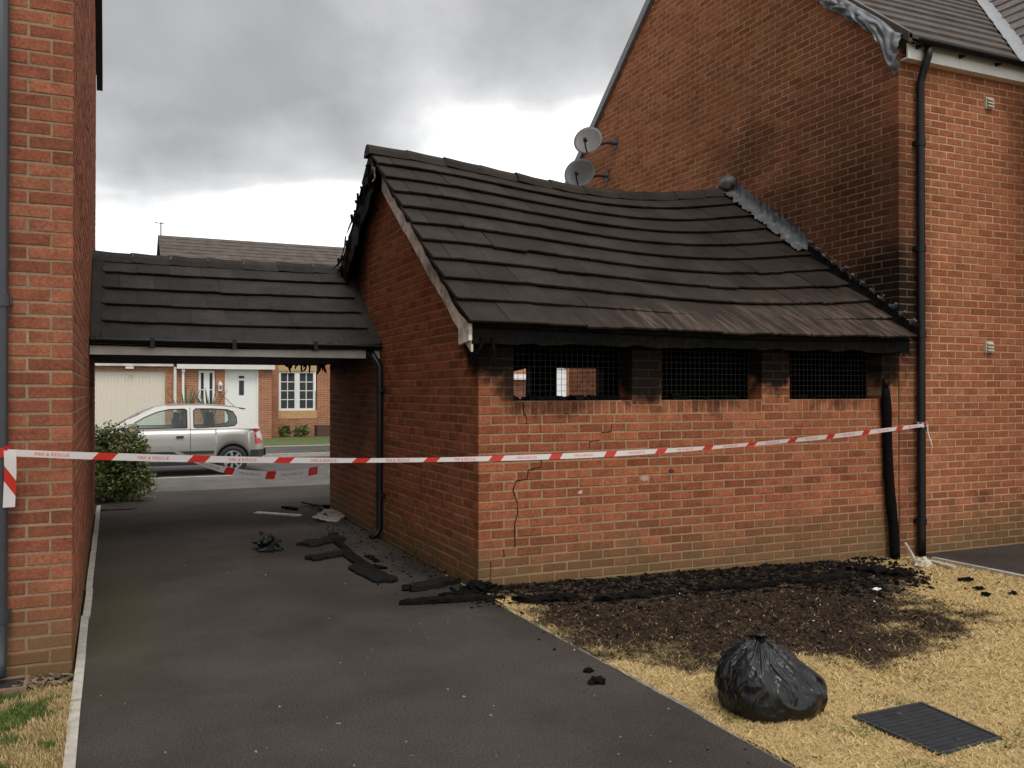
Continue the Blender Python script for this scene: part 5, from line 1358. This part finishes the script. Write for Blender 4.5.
def lumpy(name, label, cat, px, py, sx, sy, sz, mat, group=None, rough=.35, seed=0):
    c = at_ground(px, py); b = MB(); nu, nv = 22, 12
    def f(u, v):
        g = u * 2 * math.pi; h = (v - .5) * math.pi; d = Vector((math.cos(g) * math.cos(h), math.sin(g) * math.cos(h), math.sin(h)))
        k_ = 1 + rough * mnoise.noise(d * 1.6 + Vector((seed, 0, 0))) + rough * .8 * mnoise.noise(d * 4 + Vector((0, seed, 0)))
        return (c.x + d.x * sx * k_, c.y + d.y * sy * k_, max(c.z - .004, c.z + sz * .55 + d.z * sz * k_))
    b.grid(f, nu, nv); o = b.build(name, mat, fix=True); tag(o, label, cat, group); return o
MELT = simple('melted_black_plastic', (.007, .007, .0075), .45, spec=.25, var=.5, nscale=20, bump=.6, bscale=40)
lumpy('melted_lump', 'melted black plastic lump alone in mid driveway', 'debris', 268, 550, .13, .12, .075, MELT, GDB, .7, 3)
slabby('melted_shard', 'upright melted shard standing on the lump in mid driveway', 'debris', ((268, 549), (262, 540)), .06, .02, MELT, GDB, jag=.03, lift=.05, tilt=.6)
slabby('charred_tile', 'charred roof tile lying flat nearest the pale broken board', 'roof tile', ((304, 546), (340, 539)), .26, .03, CHAR2, GDB, jag=.02, roundness=.1)
slabby('charred_tile', 'curved charred roof tile in front of the flat one', 'roof tile', ((309, 560), (348, 553)), .20, .03, CHAR2, GDB, jag=.015, roundness=.22)
slabby('charred_batten', 'long charred batten running from the tiles toward the wall', 'batten', ((332, 535), (350, 557), (372, 571)), .10, .035, CHARW, GDB, jag=.02)
slabby('charred_tile', 'square-ended charred tile at the near end of the long batten', 'roof tile', ((358, 567), (388, 583)), .20, .03, CHAR2, GDB, jag=.015, roundness=.1)
slabby('charred_strip', 'thin charred flake between downpipe and charred tiles', 'debris', ((367, 556), (378, 562)), .05, .015, CHAR, GDB, jag=.02)
slabby('charred_strip', 'charred flake between the thin flake and the long batten', 'debris', ((372, 566), (384, 569)), .06, .015, CHAR, GDB, jag=.02)
slabby('charred_tile', 'thick charred tile beside the outhouse corner', 'roof tile', ((411, 591), (452, 582)), .14, .05, CHAR2, GDB, jag=.02, roundness=.25)
slabby('charred_plank', 'charred plank in front of the outhouse corner', 'plank', ((404, 604), (440, 602), (493, 599)), .10, .035, CHARW, GDB, jag=.03, bend=.01)
slabby('charred_strip', 'charred roll resting along the plank at the outhouse corner', 'debris', ((446, 599), (492, 593)), .09, .04, CHAR, GDB, jag=.03, roundness=.3)
lumpy('charred_lump', 'charred lump against the outhouse corner brickwork', 'debris', 480, 593, .12, .08, .06, CHAR, GDB, .8, 9)
lumpy('ash_lump', 'larger of two black lumps on the driveway near the lawn edge', 'debris', 597, 682, .045, .035, .018, CHAR, GDB, .6, 5)
lumpy('ash_lump', 'smaller of two black lumps on the driveway near the lawn edge', 'debris', 588, 671, .03, .025, .012, CHAR, GDB, .6, 6)
# on the burnt lawn
GL = 'charred pieces on the lawn'
for i, (pp, w_, lab) in enumerate(((((858, 570), (905, 578)), .16, 'charred board among the debris nearest the melted downpipe'), (((790, 585), (850, 578)), .12, 'charred lath in the debris below the third opening'), (((700, 592), (770, 588)), .10, 'charred lath in the debris below the second opening'), (((600, 602), (660, 596)), .10, 'charred lath in the debris below the wall chip'), (((520, 603), (575, 600)), .10, 'charred lath in the debris nearest the outhouse corner'))):
    slabby('charred_lath', lab, 'lath', pp, w_, .025, CHARW, GL, jag=.04, lift=.025)
for i, (x, y, s_, lab) in enumerate(((965, 580, .07, 'largest black flake on the straw grass below the right pipe'), (978, 589, .045, 'black flake right of the largest flake on the grass'), (1012, 594, .04, 'black flake at the right frame edge on the grass'), (985, 595, .04, 'lower black flake on the grass by the tarmac path'))):
    lumpy('charred_flake', lab, 'debris', x, y, s_, s_ * .6, .014, CHAR, GL, .8, 20 + i)
WPL = simple('white_plastic', (.72, .70, .66), .5, var=.05)
lumpy('white_scrap', 'small white scrap on the burnt ground near the downpipes', 'scrap', 876, 590, .045, .03, .015, WPL, None, .3, 30)
# broken pale plastic at the foot of the pipes
p = at_ground(922, 562); PAL = simple('dirty_cream_plastic', (.42, .38, .29), .6, var=.3, nscale=16)
b = MB(); q0 = at_y(905, 543, Y0 - .1); q1 = at_ground(917, 566); b.tube([q0, (q0 + q1) / 2 + Vector((.01, 0, 0)), q1 + Vector((0, 0, .01))], [.012, .016, .02], 6); tag(b.build('broken_strip', PAL), 'thin pale strip leaning between the two black pipes', 'strip')
lumpy('broken_shoe', 'broken cream pipe shoe at the foot of the right downpipe', 'pipe fitting', 921, 566, .075, .055, .055, PAL, None, .6, 41)
slabby('pale_batten', 'pale batten lying from the pipe foot toward the tarmac path', 'batten', ((929, 562), (955, 569)), .06, .03, PAL, jag=.006)
# dead leaves by the drain
b = MB()
for _ in range(150):
    x, y = r.uniform(XL - .26, XL - .01), r.uniform(YL - .22, YL - .02); s_ = r.uniform(.006, .018); M = Matrix.Translation((x, y, .006 + r.uniform(0, .02))) @ Matrix.Rotation(r.uniform(0, 6), 4, 'Z') @ Matrix.Rotation(r.gauss(0, .5), 4, 'X'); b.quad_box((-s_ * 1.3, -s_ * .6, -.001), (s_ * 1.3, s_ * .6, .001), M, jit=s_ * .3)
o = stuff(b.build('dead_leaves', tile_mat('dead_leaf', (.09, .06, .035), (.24, .18, .12)))); o['label'] = 'dead leaves heaped beside the drain at the near house corner'; o['category'] = 'leaves'

# ------------------------------------------------------------------ bin bag
def bag():
    c = at_ground(770, 706); b = MB(); nu, nv = 280, 130
    ax_ = Matrix.Rotation(-YAW + .1, 3, 'Z')
    prof = [(0, 0.0), (.14, 0.0), (.225, 0.0), (.252, .018), (.256, .06), (.246, .125), (.218, .195), (.168, .258), (.105, .300), (.055, .322), (.030, .338), (.034, .356), (0, .36)]
    def cat(t):
        t *= len(prof) - 1; i = min(len(prof) - 2, int(t)); t -= i
        P = [prof[max(0, min(len(prof) - 1, i + q))] for q in (-1, 0, 1, 2)]
        return [.5 * (2 * P[1][k] + (P[2][k] - P[0][k]) * t + (2 * P[0][k] - 5 * P[1][k] + 4 * P[2][k] - P[3][k]) * t * t + (3 * P[1][k] - P[0][k] - 3 * P[2][k] + P[3][k]) * t ** 3) for k in (0, 1)]
    def ridged(q): return (1 - min(1, abs(mnoise.noise(q)) * 2.6)) ** 2
    def f(u, v):
        g = u * 2 * math.pi; r, z = cat(v); r = max(0, r); hz = z / .34
        cx_, sx_ = math.cos(g), math.sin(g); se = (abs(cx_) ** 2.6 + abs(sx_) ** 2.6) ** (-1 / 2.6)
        # bulges of the rubbish inside
        q = Vector((cx_ * 1.1, sx_ * 1.1, z * 5)); bul = 1 + .15 * mnoise.noise(q + Vector((7, 2, 1))) + .05 * mnoise.noise(q * 2.3)
        R_ = r * se * bul
        # creases fanning out of the gathered top, strongest at the shoulder
        gg = g + .5 * mnoise.noise(Vector((cx_ * 1.2, sx_ * 1.2, z * 4))); k1 = Vector((math.cos(gg) * 3.2, math.sin(gg) * 3.2, z * 2.2 + 3)); k2 = Vector((math.cos(gg) * 7.5, math.sin(gg) * 7.5, z * 3.5))
        am = min(1, max(0, (hz - .08) / .35)) * min(1, r / .05)
        cr = .022 * ridged(k1) * am + .012 * ridged(k2) * am + .012 * ridged(Vector((cx_ * 2.4 + 9, sx_ * 2.4, z * 9))) + .004 * ridged(Vector((cx_ * 5, sx_ * 5, z * 26))) * (1 - am)
        R_ += cr - .006
        x, y = cx_ * R_, sx_ * R_ * .80
        x += -.045 * hz ** 2 + .006; y += .02 * hz ** 2
        z2 = z * (1 + .07 * mnoise.noise(Vector((cx_ * r * 7, sx_ * r * 7, 2)))) + .012 * ridged(Vector((x * 14, y * 14, 5))) * max(0, hz - .75) * 4
        z2 += -.05 * max(0, x) * hz
        if z2 < .003: z2 = .003
        p = ax_ @ Vector((x * .95 - .012, y, 0)); return (c.x + p.x, c.y + p.y, c.z + z2 * .97 - .003)
    b.grid(f, nu, nv)
    m, nt, bs = new_mat('black_bin_liner'); k = NB(nt); bs.inputs['Base Color'].default_value = (.0045, .0045, .005, 1); bs.inputs['Roughness'].default_value = .33; bs.inputs['Specular IOR Level'].default_value = .38
    mp = k.node('ShaderNodeMapping'); k.l.new(k.P(), mp.inputs[0]); mp.inputs['Scale'].default_value = (1, 1, .3)
    hh = k.math('ABSOLUTE', k.math('SUBTRACT', k.noise(26, 2, .45, vec=mp.outputs[0], dist=.8), .5))
    nt.links.new(k.bump(hh, .35, .03), bs.inputs['Normal'])
    o = b.build('bin_bag', m, None, True, fix=True); tag(o, 'full black bin bag slumped on the yellow lawn', 'bin bag')
bag()
# ------------------------------------------------------------------ inspection cover
q = [Vector((x, y, gz(x, y) + lump(x, y) + .006)) for x, y in MH]
COVER = thing('inspection_cover', 'dark square inspection cover set in the straw-coloured lawn', 'manhole cover', sum(q, Vector()) / 4)
MCOV = simple('dark_cover', (.024, .024, .027), .85, spec=.2, var=.25, nscale=16, bump=.5, bscale=120); MCF = simple('cover_frame', (.026, .026, .028), .8, var=.3, nscale=20)
def bil(u, v, dz): p = (q[0] * (1 - u) + q[1] * u) * (1 - v) + (q[3] * (1 - u) + q[2] * u) * v; return Vector((p.x, p.y, p.z + dz))
b = MB(); e = .03
b.poly([bil(e, e, -.002), bil(1 - e, e, -.002), bil(1 - e, 1 - e, -.002), bil(e, 1 - e, -.002)][::-1]); b.build('plate', MCOV, COVER)
b = MB()
for (u0, v0, u1, v1) in ((0, 0, 1, e), (0, 1 - e, 1, 1), (0, e, e, 1 - e), (1 - e, e, 1, 1 - e)):
    b.prism([(u0, v0), (u1, v0), (u1, v1), (u0, v1)], lambda u, v, d: bil(u, v, d), .003, -.03)
b.build('frame', MCF, COVER, fix=True)
for i in range(13):
    t = .06 + .88 * i / 12; b = MB(); b.prism([(.06, t - .012), (.94, t - .012), (.94, t + .012), (.06, t + .012)], lambda u, v, d: bil(u, v, d), .0008, -.004); b.build('tread_bar', MCOV, COVER, fix=True)
for (u, v) in ((.5, .15), (.5, .85)):
    b = MB(); b.prism([(u - .04, v - .02), (u + .04, v - .02), (u + .04, v + .02), (u - .04, v + .02)], lambda a, c_, d: bil(a, c_, d), .0035, -.003); b.build('lifting_key', MCF, COVER, fix=True)

# ------------------------------------------------------------------ shrubs and plants
LEAFC = [(.055, .085, .020), (.085, .125, .028), (.12, .16, .040), (.038, .06, .016), (.19, .20, .055)]
def leaf_shrub(name, label, c, rx, ry, h, n, size, seed, flowers=0, cat='shrub', group=None, tints=LEAFC):
    rr_ = np.random.default_rng(seed); t = thing(name, label, cat, c, group); V = []; Fc = []; C = []
    clumps = [(rr_.uniform(-.8, .8) * rx, rr_.uniform(-.8, .8) * ry, rr_.uniform(.12, .85) * h, rr_.uniform(.14, .28) * h, rr_.uniform(.6, 1.5)) for _ in range(36)]
    for i in range(n):
        cx_, cy_, cz_, cr_, sh_ = clumps[rr_.integers(len(clumps))]; d = rr_.normal(size=3); d /= np.linalg.norm(d); rad = cr_ * rr_.uniform(.55, 1.05)
        p = Vector((c[0] + cx_ + d[0] * rad, c[1] + cy_ + d[1] * rad, c[2] + max(.02, cz_ + d[2] * rad * .9)))
        nrm = Vector(d + rr_.normal(size=3) * .6).normalized(); a = nrm.orthogonal().normalized(); a = Matrix.Rotation(rr_.uniform(0, 6.28), 3, nrm) @ a; bb = nrm.cross(a); s_ = size * rr_.uniform(.6, 1.4)
        o = len(V); V += [tuple(p - a * s_), tuple(p + bb * s_ * .42), tuple(p + a * s_ - nrm * s_ * .3), tuple(p - bb * s_ * .42)]; Fc.append((o, o + 1, o + 2, o + 3))
        col = np.array(tints[rr_.integers(len(tints))]) * sh_
        if flowers and d[2] > .1 and cz_ > .5 * h and rr_.random() < flowers: col = np.array([(.55, .45, .30), (.45, .25, .27), (.5, .5, .25)][rr_.integers(3)])
        C += [col] * 4
    me = bpy.data.meshes.new('foliage'); me.from_pydata(V, [], Fc); ca = me.color_attributes.new('tint', 'FLOAT_COLOR', 'POINT'); ca.data.foreach_set('color', np.array([(x[0], x[1], x[2], 1) for x in C], dtype=np.float32).ravel()); me.materials.append(LEAFM); stuff(link('foliage', me, t))
    for i in range(7):
        e = clumps[i * 3]; b = MB(); b.tube([(c[0] + rr_.uniform(-.05, .05), c[1], c[2] - .02), (c[0] + e[0] * .5, c[1] + e[1] * .5, c[2] + e[2] * .5), (c[0] + e[0], c[1] + e[1], c[2] + e[2])], [.014, .010, .004], 5); b.build('stem', STEM, t)
    return t
m, nt, bs = new_mat('leaf'); k = NB(nt); an = k.node('ShaderNodeAttribute', attribute_name='tint'); nt.links.new(an.outputs['Color'], bs.inputs['Base Color']); bs.inputs['Roughness'].default_value = .55; bs.inputs['Specular IOR Level'].default_value = .35; LEAFM = m
STEM = simple('stem_bark', (.07, .05, .035), .9, var=.3)
sx, sy = world(116, 12.6)
leaf_shrub('garden_shrub', 'leafy green shrub at the far corner of the near house', (sx - .12, sy + .25, gz(sx, sy)), .50, .42, 1.14, 15000, .030, 21, .13)
def spiky(px, py, Y, h, n, label, seed):
    c = at_y(px, py, Y); c.z = ROADZ + .03; t = thing('spiky_plant', label, 'plant', c, 'spiky plants outside the far house'); rr_ = random.Random(seed)
    for i in range(n):
        g = rr_.uniform(0, 6.28); le = rr_.uniform(.08, .75); hh = h * rr_.uniform(.75, 1.05); b = MB(); w = .035; N = 7
        for j in range(N + 1):
            s_ = j / N; rad = hh * le * .55 * s_ ** 1.7; z = hh * (s_ - .25 * le * s_ ** 3); ww = w * (1 - s_ ** 2.5) + .003
            for sg in (-1, 1): b.v.append((c.x + math.cos(g) * rad - math.sin(g) * ww * sg, c.y + math.sin(g) * rad + math.cos(g) * ww * sg, c.z + z))
        b.f = [(2*j, 2*j+1, 2*j+3, 2*j+2) for j in range(N)]; b.m = [0]*N; b.build('leaf', SPIKE[i % 2], t)
SPIKE = [simple('spiky_leaf', (.06, .075, .035), .5), simple('pale_spiky_leaf', (.15, .165, .09), .5)]
spiky(186, 430, 28.2, 2.05, 22, 'dark spiky plant behind the car near the white pipe', 1); spiky(209, 430, 28.6, 2.0, 26, 'pale spiky plant in front of the small far window', 2)
for i, (px, w_, lab) in enumerate(((284, .22, 'small left bush under the far grid window'), (301, .28, 'small right bush under the far grid window'))):
    c = at_y(px, 437, FYB - .5); leaf_shrub('low_bush', lab, (c.x, c.y, ROADZ + .03), w_, w_, .45, 500, .05, 50 + i, 0, 'bush', 'bushes under the far window')
PB = thing('planter_box', 'brown planter box by the far house wall', 'planter', (at_y(322, 437, FYB - .6).x, FYB - .6, ROADZ))
wb = simple('planter_wood', (.08, .04, .03), .8); x0_, x1_ = at_y(316, 437, FYB - .6).x, at_y(332, 437, FYB - .6).x
for lo, hi in (((x0_, FYB - .8, ROADZ), (x1_, FYB - .76, ROADZ + .42)), ((x0_, FYB - .4, ROADZ), (x1_, FYB - .36, ROADZ + .42)), ((x0_, FYB - .76, ROADZ), (x0_ + .04, FYB - .4, ROADZ + .42)), ((x1_ - .04, FYB - .76, ROADZ), (x1_, FYB - .4, ROADZ + .42))): boxp('board', lo, hi, wb, PB)
boxp('soil_fill', (x0_ + .04, FYB - .76, ROADZ), (x1_ - .04, FYB - .4, ROADZ + .36), SOIL, PB)

# ------------------------------------------------------------------ cordon tape
def translu(m, col):
    nt = m.node_tree; t = nt.nodes.new('ShaderNodeBsdfTranslucent'); t.inputs[0].default_value = (*col, 1); x = nt.nodes.new('ShaderNodeMixShader'); x.inputs[0].default_value = .4
    nt.links.new(nt.nodes['Principled BSDF'].outputs[0], x.inputs[1]); nt.links.new(t.outputs[0], x.inputs[2]); nt.links.new(x.outputs[0], nt.nodes['Material Output'].inputs[0])
m, nt, bs = new_mat('tape_white'); bs.inputs['Base Color'].default_value = (.78, .75, .74, 1); bs.inputs['Roughness'].default_value = .35; translu(m, (.8, .77, .76)); TW = m
m, nt, bs = new_mat('tape_red'); bs.inputs['Base Color'].default_value = (.62, .035, .025, 1); bs.inputs['Roughness'].default_value = .35; translu(m, (.7, .05, .035)); TR = m
m, nt, bs = new_mat('tape_print'); bs.inputs['Base Color'].default_value = (.60, .10, .09, 1); bs.inputs['Roughness'].default_value = .4; TP_ = m
def text_mesh(s_):
    cu = bpy.data.curves.new('t', 'FONT'); cu.body = s_; cu.size = 1.0; cu.resolution_u = 2; o = bpy.data.objects.new('t', cu); COL.objects.link(o)
    dg = bpy.context.evaluated_depsgraph_get(); me = bpy.data.meshes.new_from_object(o.evaluated_get(dg)); bpy.data.objects.remove(o); vs_ = [tuple(v.co) for v in me.vertices]; fs_ = [tuple(p.vertices) for p in me.polygons]; bpy.data.meshes.remove(me); return vs_, fs_
TXT = text_mesh('FIRE & RESCUE'); TXW = max(v[0] for v in TXT[0]); TXH = max(v[1] for v in TXT[0])
def tape(label, pts, half, band=.10, period=.50, start=.2, roll=lambda s: 0.0, text=True, slant=.016, txth=.018):
    """ribbon along 3D points; reds are their own strips"""
    pts = [Vector(p) for p in pts]; cum = [0]
    for a, b_ in zip(pts, pts[1:]): cum.append(cum[-1] + (b_ - a).length)
    L = cum[-1]
    def at(s):
        s = max(0, min(L, s)); i = 0
        while i < len(pts) - 2 and cum[i + 1] < s: i += 1
        t = (s - cum[i]) / max(1e-9, cum[i + 1] - cum[i]); return pts[i].lerp(pts[i + 1], t), (pts[i + 1] - pts[i]).normalized()
    def P(s, v, off=0.0):
        p, d = at(s); n_ = Vector((d.y, -d.x, 0))
        if n_.length < 1e-4: n_ = Vector((0, -1, 0))
        n_.normalize(); up = n_.cross(d); up = -up if up.z < 0 else up
        if abs(d.z) > .9: up = Vector((1, 0, 0)); n_ = Vector((0, -1, 0))
        a = roll(s); u2 = up * math.cos(a) + n_ * math.sin(a); n2 = n_ * math.cos(a) - up * math.sin(a)
        hs = half(s) if callable(half) else half
        return p + u2 * (v * hs) + n2 * off
    t = thing('cordon_tape', label, 'barrier tape', pts[0])
    cuts = [0]; segs = []; s = start; prev = 0
    while s < L:
        segs.append((prev, s, 0)); segs.append((s, min(L, s + band), 1)); prev = s + band; s += period
    if prev < L: segs.append((prev, L, 0))
    nw = MB(); reds = []
    for (a, c, red) in segs:
        b = MB() if red else nw; n = max(2, int((c - a) / .04)); sl = slant
        b.grid(lambda u, v: P(a + (c - a) * u + sl * (v - .5) * 2 * (1 if 0 < a or u > 0 else 0) * (0 if (c >= L and u == 1) else 1), (v - .5) * 2), n, 4)
        if red: b.build('red_band', TR, t, True)
        elif text and c - a > .32:
            h = txth; w = TXW * h / TXH; s0 = (a + c) / 2 - w / 2; tb = MB()
            tb.v = [tuple(P(s0 + x * h / TXH, (y * h / TXH - h / 2) / (half(s0) if callable(half) else half) * .9, .0012)) for x, y, _ in TXT[0]]; tb.f = list(TXT[1]); tb.m = [0] * len(tb.f); tb.build('lettering', TP_, t)
    nw.build('ribbon', TW, t, True); return t
A = Vector((LPX + .036, YL - .10, at_y(12, 452.5, YL - .10).z)); Bp = Vector((RPX - .02, YR - .11, at_y(921, 425, YR - .11).z))
pts = []
for i in range(61):
    u = i / 60; p = A.lerp(Bp, u); p.z -= .62 * u * (1 - u) * (1 - .25 * (u - .3)); pts.append(p)
tape('red and white fire cordon tape stretched across the driveway between the downpipes', pts, lambda s: .0175 + .003 * math.sin(s * 2.1), start=.42, roll=lambda s: .18 * math.sin(s * 1.3))
b_ = [Vector((LPX + .05, YL - .115, A.z + .012)), Vector((LPX + .052, YL - .112, A.z - .10)), Vector((LPX + .048, YL - .105, A.z - .2)), Vector((LPX + .045, YL - .108, A.z - .285))]
tape('short tape tail hanging from the knot on the grey downpipe', b_, .028, .08, .5, .12, text=False, slant=.04)
wrapp = [Vector((LPX + .041 * math.cos(g), YL - .058 + .041 * math.sin(g), A.z + .01 + .004 * math.sin(g * 2))) for g in [math.pi * 2 * i / 24 for i in range(25)]]
def wrap(label, cx_, cy_, z, rad, hh, red, tail=None):
    t = thing('tape_knot', label, 'barrier tape', (cx_, cy_, z)); b = MB(); b.grid(lambda u, v: (cx_ + (rad + .004 * math.sin(u * 40)) * math.cos(u * 6.283), cy_ + (rad + .004 * math.sin(u * 40)) * math.sin(u * 6.283), z + (v - .5) * hh + .012 * math.sin(u * 6.283 + 1)), 36, 3); b.build('wrap', red, t, True)
    return t
t = wrap('red tape wound round the grey downpipe of the near house', LPX, YL - .058, A.z + .005, .043, .05, TR)
t = wrap('tape knot wound round the black downpipe on the right house', RPX, YR - .058, Bp.z + .01, .047, .055, TW)
b = MB(); b.quad_box((RPX - .03, YR - .112, Bp.z + .0), (RPX + .01, YR - .108, Bp.z + .03), jit=.004); b.build('red_patch', TR, t)
b = MB(); b.grid(lambda u, v: (RPX + .04 + .075 * u + .018 * (v - .5) * (1 - .4 * u), YR - .10 + .02 * u + .012 * math.sin(5 * u), Bp.z + .01 - .24 * u), 10, 2); b.build('loose_end', TW, t, True)
P0, P1, P2, P3 = at_y(168, 447, 12.6), at_y(205, 463, 12.3), at_y(262, 480, 11.9), Vector((X0 + .03, Y2 + .02, at_y(328, 467, Y2).z))
pts = []
for i in range(41):
    u = i / 40; pts.append(P0 * ((1 - u) ** 3) + P1 * (3 * u * (1 - u) ** 2 * 1.0) + P2 * (3 * u * u * (1 - u)) + P3 * u ** 3); pts[-1].z -= .12 * u * (1 - u) * 2
tape('slack second tape drooping beyond the gateway to the outhouse rear corner', pts, lambda s: .014 + .038 * min(1, s / 1.0), .12, .55, .3, roll=lambda s: .15 * math.sin(s * 2), txth=.03)
